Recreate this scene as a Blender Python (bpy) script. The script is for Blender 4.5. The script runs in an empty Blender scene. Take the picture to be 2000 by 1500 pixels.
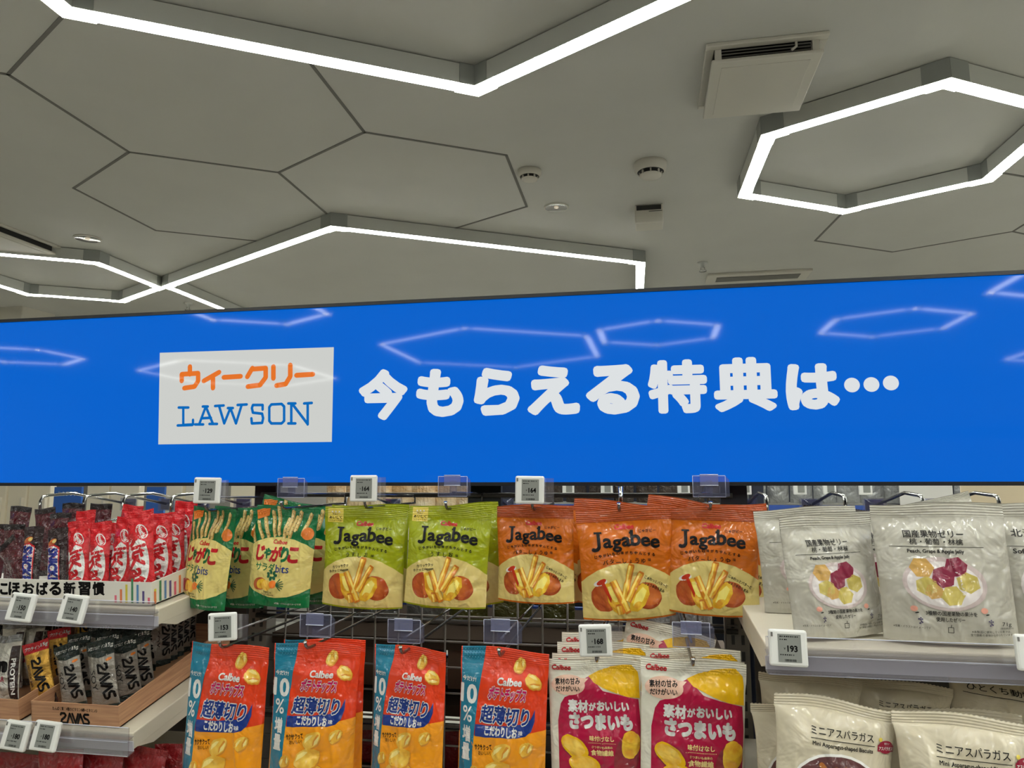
import bpy, bmesh, math, random
import numpy as np
from mathutils import Matrix, Vector, geometry

# ------------------------------------------------------------------ camera, world, exposure
S = bpy.context.scene
COL = S.collection
F, YAW, PITCH, ROLL = 1410.0, math.radians(10.4), math.radians(7.3), math.radians(-0.15)
CZ = 1.45                      # eye height
HC = CZ + 1.25                 # ceiling height
def _axes():
    cy, sy, cp, sp = math.cos(YAW), math.sin(YAW), math.cos(PITCH), math.sin(PITCH)
    f = Vector((-sy*cp, cy*cp, sp)); r = Vector((cy, sy, 0)); u = r.cross(f)
    c, s = math.cos(ROLL), math.sin(ROLL)
    return c*r+s*u, -s*r+c*u, f
RX, UP, FW = _axes()
cam = bpy.data.objects.new('camera', bpy.data.cameras.new('camera')); COL.objects.link(cam)
cam.data.sensor_width = 36; cam.data.lens = 36*F/2000; cam.data.clip_start = .02
m = Matrix((RX, UP, -FW)).transposed().to_4x4(); m.translation = (0, 0, CZ); cam.matrix_world = m
S.camera = cam
w = bpy.data.worlds.new('world'); S.world = w; w.use_nodes = True
w.node_tree.nodes['Background'].inputs[0].default_value = (1, .97, .93, 1)
w.node_tree.nodes['Background'].inputs[1].default_value = .05
S.view_settings.view_transform = 'Standard'; S.view_settings.look = 'None'
S.view_settings.gamma = 1; S.view_settings.use_curve_mapping = False
S.view_settings.exposure = 0.0
S.cycles.use_denoising = True
S.cycles.transparent_max_bounces = 24; S.cycles.max_bounces = 10
TUBE = 48.0                    # strength of the light tubes
SCREEN = 1.0                   # strength of the sign's panel

# ------------------------------------------------------------------ helpers
def ray(px, py): return FW + RX*((px-1000)/F) + UP*((750-py)/F)
def aty(px, py, y): v = ray(px, py); return v*(y/v.y) + Vector((0, 0, CZ))
def atz(px, py, z): v = ray(px, py); return v*((z-CZ)/v.z) + Vector((0, 0, CZ))
def mpp(p): return (Vector(p)-Vector((0, 0, CZ))).dot(FW)/F        # metres per pixel at p
def lin(c):
    c = c/255.0
    return c/12.92 if c <= .04045 else ((c+.055)/1.055)**2.4
def rgb(t): return (lin(t[0]), lin(t[1]), lin(t[2]), 1)
MATS = {}
def mat(name, col, rough=.5, metal=0, spec=.5, emit=0, noise=None, coat=0):
    if name in MATS: return MATS[name]
    M = bpy.data.materials.new(name); M.use_nodes = True; MATS[name] = M
    nt = M.node_tree; b = nt.nodes['Principled BSDF']
    b.inputs['Base Color'].default_value = rgb(col); b.inputs['Roughness'].default_value = rough
    b.inputs['Metallic'].default_value = metal; b.inputs['Specular IOR Level'].default_value = spec
    b.inputs['Coat Weight'].default_value = coat
    if emit: b.inputs['Emission Color'].default_value = rgb(col); b.inputs['Emission Strength'].default_value = emit
    if noise:                                                 # (second colour, scale)
        tc = nt.nodes.new('ShaderNodeTexCoord'); n = nt.nodes.new('ShaderNodeTexNoise'); r = nt.nodes.new('ShaderNodeValToRGB')
        n.inputs['Scale'].default_value = noise[1]; n.inputs['Detail'].default_value = 4
        r.color_ramp.elements[0].position = .38; r.color_ramp.elements[1].position = .62
        r.color_ramp.elements[0].color = rgb(col); r.color_ramp.elements[1].color = rgb(noise[0])
        nt.links.new(tc.outputs['Object'], n.inputs['Vector']); nt.links.new(n.outputs['Fac'], r.inputs['Fac'])
        nt.links.new(r.outputs['Color'], b.inputs['Base Color'])
    return M
def film(name, col, rough=.32, metal=0, noise=None, bump=.8, scale=24, coat=.75):
    """printed plastic film: the same crinkle bump for every ink so that the gloss runs on across the print"""
    if name in MATS: return MATS[name]
    M = mat(name, col, rough, metal, .25, 0, noise, coat); nt = M.node_tree; b = nt.nodes['Principled BSDF']
    tc = nt.nodes.new('ShaderNodeTexCoord'); n = nt.nodes.new('ShaderNodeTexNoise'); bp = nt.nodes.new('ShaderNodeBump')
    n.inputs['Scale'].default_value = scale; n.inputs['Detail'].default_value = 3; n.inputs['Distortion'].default_value = .6
    v = nt.nodes.new('ShaderNodeTexVoronoi'); v.inputs['Scale'].default_value = scale*.8; v.feature = 'SMOOTH_F1'
    mx = nt.nodes.new('ShaderNodeMath'); mx.operation = 'ADD'
    nt.links.new(tc.outputs['Object'], n.inputs['Vector']); nt.links.new(tc.outputs['Object'], v.inputs['Vector'])
    nt.links.new(n.outputs['Fac'], mx.inputs[0]); nt.links.new(v.outputs['Distance'], mx.inputs[1])
    nt.links.new(mx.outputs[0], bp.inputs['Height'])
    bp.inputs['Strength'].default_value = bump; bp.inputs['Distance'].default_value = .011
    b.inputs['Coat Roughness'].default_value = .035
    nt.links.new(bp.outputs['Normal'], b.inputs['Normal']); 
    n2 = nt.nodes.new('ShaderNodeTexNoise'); n2.inputs['Scale'].default_value = scale*1.1; n2.inputs['Detail'].default_value = 1.5; n2.inputs['Distortion'].default_value = 1.2
    s1 = nt.nodes.new('ShaderNodeMath'); s1.operation = 'SUBTRACT'; s1.inputs[1].default_value = .5; s2 = nt.nodes.new('ShaderNodeMath'); s2.operation = 'ABSOLUTE'
    b2 = nt.nodes.new('ShaderNodeBump'); b2.inputs['Strength'].default_value = 1; b2.inputs['Distance'].default_value = .02     # sharp creases in the gloss
    for p, q in ((tc.outputs['Object'], n2.inputs['Vector']), (n2.outputs['Fac'], s1.inputs[0]), (s1.outputs[0], s2.inputs[0]), (s2.outputs[0], b2.inputs['Height']), (bp.outputs['Normal'], b2.inputs['Normal']), (b2.outputs['Normal'], b.inputs['Coat Normal'])): nt.links.new(p, q)
    return M
def clear(name, tint=(235, 238, 245), refl=.1, rough=.05, milky=0, milk=(170, 174, 206)):
    if name in MATS: return MATS[name]
    M = bpy.data.materials.new(name); M.use_nodes = True; MATS[name] = M; nt = M.node_tree; nt.nodes.clear()
    o = nt.nodes.new('ShaderNodeOutputMaterial'); mx = nt.nodes.new('ShaderNodeMixShader'); t = nt.nodes.new('ShaderNodeBsdfTransparent')
    g = nt.nodes.new('ShaderNodeBsdfGlossy'); lw = nt.nodes.new('ShaderNodeLayerWeight'); mr = nt.nodes.new('ShaderNodeMapRange')
    t.inputs[0].default_value = rgb(tint); g.inputs['Roughness'].default_value = rough
    lw.inputs[0].default_value = .35; mr.inputs['To Min'].default_value = refl; mr.inputs['To Max'].default_value = .6
    nt.links.new(lw.outputs['Facing'], mr.inputs['Value']); nt.links.new(mr.outputs[0], mx.inputs[0])
    nt.links.new(t.outputs[0], mx.inputs[1]); nt.links.new(g.outputs[0], mx.inputs[2]); nt.links.new(mx.outputs[0], o.inputs[0])
    if milky:                                                 # slightly cloudy plastic
        df = nt.nodes.new('ShaderNodeBsdfDiffuse'); df.inputs[0].default_value = rgb(milk); m2 = nt.nodes.new('ShaderNodeMixShader'); m2.inputs[0].default_value = milky
        nt.links.new(mx.outputs[0], m2.inputs[1]); nt.links.new(df.outputs[0], m2.inputs[2]); nt.links.new(m2.outputs[0], o.inputs[0])
    return M

def link(name, me, parent=None):
    o = bpy.data.objects.new(name, me); COL.objects.link(o)
    if parent is not None: o.parent = parent
    return o
def tag(o, label, cat, group=None):
    o['label'] = label; o['category'] = cat
    if group: o['group'] = group
    return o
def thing(name, label, cat, loc=(0, 0, 0), rot=(0, 0, 0), group=None):
    o = bpy.data.objects.new(name, None); COL.objects.link(o); o.empty_display_size = .02
    o.location = loc; o.rotation_euler = rot
    return tag(o, label, cat, group)
def dup(root, label, group=None):
    def cp(o, par):
        c = o.copy(); COL.objects.link(c)
        if par is not None: c.parent = par
        for ch in o.children: cp(ch, c)
        return c
    c = cp(root, None); c['label'] = label
    if group: c['group'] = group
    return c
class MB:
    def __init__(s): s.v = []; s.f = []; s.m = []; s.mats = []; s.sm = []
    def mi(s, M):
        if M not in s.mats: s.mats.append(M)
        return s.mats.index(M)
    def add(s, vs, fs, M, smooth=False):
        b = len(s.v); s.v += [tuple(v) for v in vs]; k = s.mi(M)
        for f in fs: s.f.append([i+b for i in f]); s.m.append(k); s.sm.append(smooth)
        return s
    def box(s, c, d, M, rot=None, bev=0):
        x, y, z = [q/2 for q in d]; R = rot if rot is not None else Matrix.Identity(3)
        if bev:
            bm = bmesh.new(); bmesh.ops.create_cube(bm, size=1)
            for v in bm.verts: v.co = Vector((v.co.x*d[0], v.co.y*d[1], v.co.z*d[2]))
            bmesh.ops.bevel(bm, geom=bm.edges[:], offset=bev, segments=2, affect='EDGES', profile=.5)
            bm.verts.index_update()
            s.add([R @ v.co+Vector(c) for v in bm.verts], [[v.index for v in f.verts] for f in bm.faces], M); bm.free(); return s
        P = [(-x, -y, -z), (x, -y, -z), (x, y, -z), (-x, y, -z), (-x, -y, z), (x, -y, z), (x, y, z), (-x, y, z)]
        return s.add([R @ Vector(p)+Vector(c) for p in P], [(3, 2, 1, 0), (4, 5, 6, 7), (0, 1, 5, 4), (1, 2, 6, 5), (2, 3, 7, 6), (3, 0, 4, 7)], M)
    def tube(s, pts, r, M, n=8, cap=True):
        pts = [Vector(p) for p in pts]; rings = []; prev = None
        for i, p in enumerate(pts):
            t = (pts[min(i+1, len(pts)-1)]-pts[max(i-1, 0)]).normalized()
            a = prev if prev is not None else (Vector((0, 0, 1)) if abs(t.z) < .9 else Vector((1, 0, 0)))
            a = (a-t*a.dot(t)).normalized(); prev = a; b = t.cross(a)
            rings.append([p+r*(math.cos(2*math.pi*k/n)*a+math.sin(2*math.pi*k/n)*b) for k in range(n)])
        vs = [v for q in rings for v in q]; fs = []
        for i in range(len(rings)-1):
            for k in range(n): fs.append((i*n+k, i*n+(k+1) % n, (i+1)*n+(k+1) % n, (i+1)*n+k))
        if cap: fs += [tuple(reversed(range(n))), tuple(range((len(rings)-1)*n, len(rings)*n))]
        return s.add(vs, fs, M, True)
    def lathe(s, prof, c, M, n=32, smooth=True):
        vs = []; fs = []; c = Vector(c)
        for (r, z) in prof:
            for k in range(n): vs.append(c+Vector((r*math.cos(2*math.pi*k/n), r*math.sin(2*math.pi*k/n), z)))
        for i in range(len(prof)-1):
            for k in range(n): fs.append((i*n+k, i*n+(k+1) % n, (i+1)*n+(k+1) % n, (i+1)*n+k))
        return s.add(vs, fs, M, smooth)
    def prism(s, poly, axis, lo, hi, M):
        """extrude a 2-D polygon along a world axis (0 x, 1 y, 2 z)"""
        n = len(poly); put = lambda p, t: (t, p[0], p[1]) if axis == 0 else (p[0], t, p[1]) if axis == 1 else (p[0], p[1], t)
        vs = [put(p, lo) for p in poly]+[put(p, hi) for p in poly]
        return s.add(vs, [tuple(range(n)), tuple(range(2*n-1, n-1, -1))]+[(i, i+n, (i+1) % n+n, (i+1) % n) for i in range(n)], M)
    def build(s, name, parent=None):
        me = bpy.data.meshes.new(name); me.from_pydata(s.v, [], s.f)
        for M in s.mats: me.materials.append(M)
        me.polygons.foreach_set('material_index', s.m); me.polygons.foreach_set('use_smooth', s.sm)
        bm = bmesh.new(); bm.from_mesh(me); bmesh.ops.recalc_face_normals(bm, faces=bm.faces[:]); bm.to_mesh(me); bm.free()
        return link(name, me, parent)
def struct(o): o['kind'] = 'structure'; return o

# ------------------------------------------------------------------ printed artwork (vector shapes and lettering)
_G = {}
def glyphs(body):
    """filled triangles and outline segments of a line of lettering"""
    if body in _G: return _G[body]
    c = bpy.data.curves.new('lettering', 'FONT'); c.body = body; c.resolution_u = 3; c.fill_mode = 'FRONT'
    o = bpy.data.objects.new('lettering', c); COL.objects.link(o); dg = bpy.context.evaluated_depsgraph_get()
    me = o.evaluated_get(dg).to_mesh(); me.calc_loop_triangles()
    P = np.array([v.co[:2] for v in me.vertices]).reshape(-1, 2); T = np.array([t.vertices[:] for t in me.loop_triangles]).reshape(-1, 3)
    tris = P[T]
    c.fill_mode = 'NONE'; dg.update(); me = o.evaluated_get(dg).to_mesh()
    P = np.array([v.co[:2] for v in me.vertices]).reshape(-1, 2); E = np.array([e.vertices[:] for e in me.edges]).reshape(-1, 2)
    segs = P[E]
    bpy.data.objects.remove(o); bpy.data.curves.remove(c)
    _G[body] = (tris, segs); return _G[body]
def fan(p): p = np.array(p); return np.stack([np.repeat(p[:1], len(p)-2, 0), p[1:-1], p[2:]], 1)
def thick(segs, d, nd=8):
    out = []
    a, b = segs[:, 0], segs[:, 1]; t = b-a; L = np.hypot(t[:, 0], t[:, 1])+1e-9; n = np.stack([-t[:, 1], t[:, 0]], 1)/L[:, None]*d
    out += [np.stack([a-n, b-n, b+n], 1), np.stack([a-n, b+n, a+n], 1)]
    ang = np.arange(nd)*2*np.pi/nd; ci = np.stack([np.cos(ang), np.sin(ang)], 1)*d
    for i in range(1, nd-1): out.append(np.stack([a+ci[0], a+ci[i], a+ci[i+1]], 1)); out.append(np.stack([b+ci[0], b+ci[i], b+ci[i+1]], 1))
    return np.concatenate(out)
def xf(t, sx=1, sy=1, rot=0, cx=0, cy=0, sh=0):
    t = t*np.array([sx, sy]); t = np.stack([t[..., 0]+sh*t[..., 1], t[..., 1]], -1)
    c, s = math.cos(rot), math.sin(rot)
    return np.stack([c*t[..., 0]-s*t[..., 1]+cx, s*t[..., 0]+c*t[..., 1]+cy], -1)
class Art:
    def __init__(s): s.it = []
    def tri(s, M, t, layer): s.it.append((M, layer, np.asarray(t, float))); return s
    def poly(s, M, pts, layer=1):
        p = [Vector((x, y, 0)) for x, y in pts]; T = geometry.tessellate_polygon([p]); a = np.array(pts, float)
        return s.tri(M, a[np.array([tuple(q) for q in T])], layer)
    def rect(s, M, x0, y0, x1, y1, layer=1): return s.poly(M, [(x0, y0), (x1, y0), (x1, y1), (x0, y1)], layer)
    def ell(s, M, cx, cy, rx, ry, rot=0, layer=1, n=28, wob=0, seed=0):
        a = np.arange(n)*2*np.pi/n; R = random.Random(seed); k = np.array([1+wob*(R.random()-.5) for _ in a])
        k = (k+np.roll(k, 1)+np.roll(k, -1))/3
        p = np.stack([rx*k*np.cos(a), ry*k*np.sin(a)], 1); return s.tri(M, xf(fan(p), rot=rot, cx=cx, cy=cy), layer)
    def line(s, M, pts, wd, layer=1, closed=False):
        p = np.array(list(pts)+([pts[0]] if closed else []), float); return s.tri(M, thick(np.stack([p[:-1], p[1:]], 1), wd/2), layer)
    def text(s, M, body, cx, cy, w=None, h=None, rot=0, dil=0, layer=2, sh=0, maxw=None):
        t, g = glyphs(body)
        lo = t.reshape(-1, 2).min(0); hi = t.reshape(-1, 2).max(0); mid = (lo+hi)/2; d = hi-lo
        if dil: t = np.concatenate([t, thick(g, dil)])
        sx = w/d[0] if w else None; sy = h/d[1] if h else None
        sx = sx or sy; sy = sy or sx
        return s.tri(M, xf(t-mid, sx, sy, math.radians(rot), cx, cy, sh), layer)
    def done(s, L):
        res = []
        for M, ly, t in s.it:
            ar = (t[:, 1, 0]-t[:, 0, 0])*(t[:, 2, 1]-t[:, 0, 1])-(t[:, 1, 1]-t[:, 0, 1])*(t[:, 2, 0]-t[:, 0, 0])
            t = t[np.abs(ar) > 1e-10]; ar = ar[np.abs(ar) > 1e-10]
            t = np.where((ar < 0)[:, None, None], t[:, ::-1], t)
            while L and len(t):
                e = np.stack([np.hypot(*(t[:, (i+1) % 3]-t[:, i]).T) for i in range(3)], 1); k = e.argmax(1); big = e.max(1) > L
                if not big.any(): break
                q = t[big]; k = k[big]; r = np.arange(len(q)); A, B, Cc = q[r, k], q[r, (k+1) % 3], q[r, (k+2) % 3]; Mi = (A+B)/2
                t = np.concatenate([t[~big], np.stack([A, Mi, Cc], 1), np.stack([Mi, B, Cc], 1)])
            res.append((M, ly, t))
        return res
def flat(mb, art, o, ux, uy, n, gap=.0003):
    """lay artwork on a flat face of a thing: o origin, ux/uy unit steps, n outward normal"""
    o, ux, uy, n = np.array(o, float), np.array(ux, float), np.array(uy, float), np.array(n, float)
    for M, ly, t in art.done(None):
        v = o+t.reshape(-1, 2)[:, :1]*ux+t.reshape(-1, 2)[:, 1:]*uy+n*gap*ly
        mb.add(v.tolist(), [(3*i, 3*i+1, 3*i+2) for i in range(len(t))], M)

# ------------------------------------------------------------------ film packets
def vnoise(x, y, seed):
    g = np.random.RandomState(seed).rand(64, 64); xi = np.floor(x).astype(int); yi = np.floor(y).astype(int); fx = x-xi; fy = y-yi
    fx = fx*fx*fx*(fx*(6*fx-15)+10); fy = fy*fy*fy*(fy*(6*fy-15)+10)
    G = lambda i, j: g[i % 64, j % 64]
    return (G(xi, yi)*(1-fx)+G(xi+1, yi)*fx)*(1-fy)+(G(xi, yi+1)*(1-fx)+G(xi+1, yi+1)*fx)*fy
def sst(a, b, x): t = np.clip((x-a)/(b-a), 0, 1); return t*t*(3-2*t)
def surf(kind, W, H, T, seed, seal):
    rs = np.random.RandomState(seed); ph = rs.rand(8)*6.28; bend = (rs.rand()-.5)*.012*(W/.13); fold = (rs.rand()-.5)*.02*(W/.13)
    def f(a, b, side):
        u = 2*a-1; au = np.abs(u)
        if kind == 'stand':
            g = 1-sst(1-seal*2.6, 1-seal, b); g = g*(.62+.38*np.sin(np.pi*np.clip(b*1.25+.12, 0, 1))); pin = .035*g
        else:
            g = np.clip(np.sin(np.pi*np.clip((b-seal)/(1-2*seal), 0, 1)), 0, 1)**.55; pin = .09*g
        e = np.clip(1-au**2.6, 0, 1)**.8
        x = W*(a-.5)*(1-pin); t = T/2*g*e
        n1 = vnoise(u*2.2+3+seed, b*3.1+7, seed); n2 = vnoise(u*3.6+b*2+11, b*2.4-u*1.5+seed, seed+1)
        rid = (1-np.sqrt((2*n1-1)**2+.07))**3*.7+(1-np.sqrt((2*n2-1)**2+.07))**4*.9
        fanw = np.sin(u*9+ph[0]+2*np.sin(b*5+ph[1]))*np.exp(-((b-(1-seal*1.9))/.07)**2)
        m_ = g*e
        t = t+m_*W*(.06*(rid-.35)+.022*fanw)
        if kind == 'stand': t = t*np.where(b < .05, .9+.1*b/.05, 1)
        rid2 = .0012*np.sin(b*H*2*np.pi/.0028)*(b > 1-seal*.93)*(.25)
        if kind != 'stand': rid2 = rid2+.0003*np.sin(b*H*2*np.pi/.0028)*(b < seal*.9)
        y = -side*(t+.0004)+rid2+bend*np.sin(b*3+ph[2])+fold*u*np.clip(b-.6, 0, 1)+.02*W*np.sin(u*2.5+ph[3])*sst(.7, 1, b)
        z = H*b
        if kind == 'stand': z = z+W*.02*(u*u)*np.clip(1-b*6, 0, 1)+W*.012*np.sin(u*3+ph[4])*sst(.85, 1, b)
        else: z = z+W*.02*np.sin(u*3+ph[4])*sst(.8, 1, b)
        return np.stack([x, y, z], -1)
    return f
def normal(f, a, b, side, h=2e-3):
    a0, a1, b0, b1 = np.clip(a-h, 0, 1), np.clip(a+h, 0, 1), np.clip(b-h, 0, 1), np.clip(b+h, 0, 1)
    n = np.cross(f(a1, b, side)-f(a0, b, side), f(a, b1, side)-f(a, b0, side))*side
    return n/(np.linalg.norm(n, axis=-1, keepdims=True)+1e-12)
def make_packet(root, names, kind, W, H, T, seal, base, art, seed, sealmat=None, zig=False, fine=.02, nu=56, nv=84):
    """a filled packet; base = film of the body; the crimped strips are parts of their own"""
    f = surf(kind, W, H, T, seed, seal)
    A = art.done(fine) if art else []
    zones = [(names[0], 0 if kind == 'stand' else seal, 1-seal), (names[1], 1-seal, 1.0)]+([(names[1], 0.0, seal)] if kind != 'stand' else [])
    for name, b0, b1 in zones:
        n = nv if name == names[0] else 18
        ga, gb = np.meshgrid(np.linspace(0, 1, nu), np.linspace(b0, b1, n)); V = []; N = []; Fc = []; mi = []; mats = [base if name == names[0] else (sealmat or base)]
        for side in (1, -1):
            off = len(V)*nu*n
            p = f(ga, gb, side)
            if zig and b1 == 1.0 and name == names[1]: p[-1, :, 2] += .0012*(np.arange(nu) % 2)
            V.append(p.reshape(-1, 3)); N.append(normal(f, ga, gb, side).reshape(-1, 3))
            for j in range(n-1):
                for i in range(nu-1):
                    q = [off+j*nu+i, off+j*nu+i+1, off+(j+1)*nu+i+1, off+(j+1)*nu+i]; Fc.append(q if side == 1 else q[::-1]); mi.append(0)
        o2 = nu*n
        for i in range(nu-1):
            if b0 == 0: Fc.append([i+1, i, o2+i, o2+i+1]); mi.append(0)
            if b1 == 1: Fc.append([o2-nu+i, o2-nu+i+1, 2*o2-nu+i+1, 2*o2-nu+i]); mi.append(0)
        for j in range(n-1):
            Fc.append([j*nu, (j+1)*nu, o2+(j+1)*nu, o2+j*nu]); mi.append(0)
            Fc.append([(j+1)*nu+nu-1, j*nu+nu-1, o2+j*nu+nu-1, o2+(j+1)*nu+nu-1]); mi.append(0)
        cnt = 2*nu*n
        for M, ly, t in A:
            cb = t[:, :, 1].mean(1)*W/H; k = (cb >= b0) & (cb < b1 if b1 < 1 else cb <= 1.001); t = t[k]
            if not len(t): continue
            if M not in mats: mats.append(M)
            ab = t.reshape(-1, 2); a = np.clip(ab[:, 0], 0, 1); b = np.clip(ab[:, 1]*W/H, 0, 1)
            nn = normal(f, a, b, 1); V.append(f(a, b, 1)+nn*(.00045+.00013*ly)); N.append(nn)
            k = mats.index(M)
            for i in range(len(t)): Fc.append([cnt+3*i, cnt+3*i+1, cnt+3*i+2]); mi.append(k)
            cnt += 3*len(t)
        V = np.concatenate(V); N = np.concatenate(N)
        me = bpy.data.meshes.new(name); me.from_pydata(V.tolist(), [], Fc)
        for M in mats: me.materials.append(M)
        me.polygons.foreach_set('material_index', mi); me.polygons.foreach_set('use_smooth', [True]*len(Fc))
        me.normals_split_custom_set_from_vertices(N.tolist())
        link(name, me, root)
    return root

# ------------------------------------------------------------------ inks and artwork of the packets (unit = packet width, y up)
ink = lambda n, c, r=.32, noise=None, bump=.8: film('print '+n, c, r, 0, noise, bump)
K = film('print black', (9, 8, 9), .45, bump=.8, coat=.08); WH = ink('white', (232, 230, 224)); RED = ink('red', (205, 32, 40)); CREAM = ink('cream', (224, 206, 122))
PALE = ink('pale cream', (222, 202, 124)); GRN = ink('green', (8, 112, 60)); DGRN = ink('leaf', (20, 92, 58)); NAVY = ink('navy', (20, 52, 130))
STICK = ink('stick', (232, 208, 140), noise=((216, 184, 106), 90)); STICKD = ink('stick shade', (176, 140, 72)); FRY = ink('fry', (240, 192, 62), noise=((222, 140, 36), 60)); FRYD = ink('fry edge', (206, 122, 36))
POT = ink('potato skin', (206, 112, 48), noise=((180, 78, 36), 45)); FLESH = ink('potato flesh', (244, 206, 58), noise=((226, 160, 32), 70))
CHIP = ink('chip', (246, 206, 92), noise=((236, 176, 52), 55)); CHIPD = ink('chip shade', (222, 146, 44)); GOLD = ink('sticker', (228, 206, 88))
ORG = ink('flag', (222, 120, 36)); CARROT = ink('carrot', (236, 122, 30))

def art_stick_bits():
    A = Art(); H = 1.37
    A.poly(CREAM, [(0, .27), (.12, .2), (.3, .145), (.5, .125), (.7, .15), (.88, .21), (1, .28), (1, .81), (.9, .87), (.72, .93), (.5, .955), (.28, .93), (.1, .87), (0, .81)], 1)
    R = random.Random(4)
    for i, (x, y, dx, L) in enumerate([(.06, .86, -.1, .2), (.2, .92, -.13, .22), (.3, .94, -.12, .26), (.4, .96, -.1, .33), (.47, .98, -.09, .38), (.55, .94, .02, .27), (.6, 1.0, .02, .33), (.63, .95, .06, .3), (.71, 1.05, .03, .28), (.83, 1.0, .07, .3)]):
        tt = np.array([dx, L])/math.hypot(dx, L); nn_ = np.array([-tt[1], tt[0]])*.03; A.poly(STICKD, [(x+nn_[0], y+nn_[1]), (x-nn_[0], y-nn_[1]), (x+dx-nn_[0], y+L-nn_[1]), (x+dx+nn_[0], y+L+nn_[1])], 2); A.line(STICK, [(x+nn_[0]*.25, y), (x+dx+nn_[0]*.25, y+L)], .036, 3)
        for k in range(5): q = (k+.6)/5.4; A.ell(DGRN, x+dx*q+(R.random()-.5)*.03, y+L*q, .006, .008, 0, 4, 6)
    A.poly(ORG, [(.02, 1.3), (.25, 1.33), (.24, 1.23), (.05, 1.17)], 5)
    A.ell(ORG, .9, 1.02, .085, .085, 0, 5)
    A.text(RED, 'Calbee', .5, .885, w=.22, dil=.03, sh=.15, layer=3)
    x = .135
    for c, M, wd in (('じ', RED, .13), ('ゃ', GRN, .105), ('が', RED, .16), ('り', GRN, .1), ('こ', RED, .14)):
        A.text(M, c, x+wd/2, .72, w=wd, h=.19 if c != 'ゃ' else .13, dil=.055, layer=4, sh=.06); x += wd+.008
    A.text(GRN, 'サラダ', .31, .535, w=.33, h=.105, dil=.02, layer=3); A.text(NAVY, 'bits', .59, .525, w=.2, dil=.01, layer=3)
    A.ell(POT, .24, .3, .11, .085, .2, 3, wob=.2); A.ell(FLESH, .27, .3, .085, .065, .2, 4, wob=.2); A.ell(CHIP, .36, .285, .085, .07, -.2, 5, wob=.2)
    A.ell(CARROT, .47, .31, .06, .05, .3, 6, wob=.2)
    for k in range(7): t = k*.9; A.ell(DGRN, .44+.06*math.cos(t), .43+.045*math.sin(t), .03, .022, t, 6, 10, wob=.5, seed=k)
    for k in range(6): t = -.9+k*.36; A.line(DGRN, [(.52, .31), (.52+.11*math.cos(t), .31+.1*math.sin(t))], .012, 6)
    A.text(K, 'Jagarico', .38, .195, w=.15, layer=3); A.text(K, 'Original flavor', .38, .16, w=.22, layer=3)
    A.text(WH, '※写真・イラストはイメージです', .7, .055, w=.4, dil=.01, layer=3)
    return A, H
FLSHL = ink('light flesh', (250, 232, 120)); FRYL = ink('light fry', (252, 222, 112)); KET = ink('ketchup', (196, 52, 24)); POTD = ink('dark skin', (160, 66, 30), noise=((186, 88, 40), 60))
def spud(A, cx, cy, rx, ry, rot, ly, sd):
    A.ell(POTD, cx, cy-.006, rx, ry, rot, ly, wob=.12, seed=sd); A.ell(POT, cx+.01, cy+.012, rx*.9, ry*.86, rot, ly+1, wob=.15, seed=sd)
def stick(A, p, q, wd, ly, M=None, cap=True):
    p, q = np.array(p, float), np.array(q, float); t = (q-p)/np.hypot(*(q-p)); n = np.array([-t[1], t[0]]); h = wd/2
    r = lambda M, a, b, ly: A.poly(M, [tuple(p+n*a), tuple(p+n*b), tuple(q+n*b), tuple(q+n*a)], ly)
    r(FRYD, -h, h, ly); r(FRY, -h*.55, h*.92, ly+1); r(FRYL, h*.1, h*.7, ly+2)
    if cap: A.poly(FRYD, [tuple(q+n*h*.95), tuple(q-n*h*.95), tuple(q-n*h*.8+t*wd*.3), tuple(q+n*h*.8+t*wd*.3)], ly+3)
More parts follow.
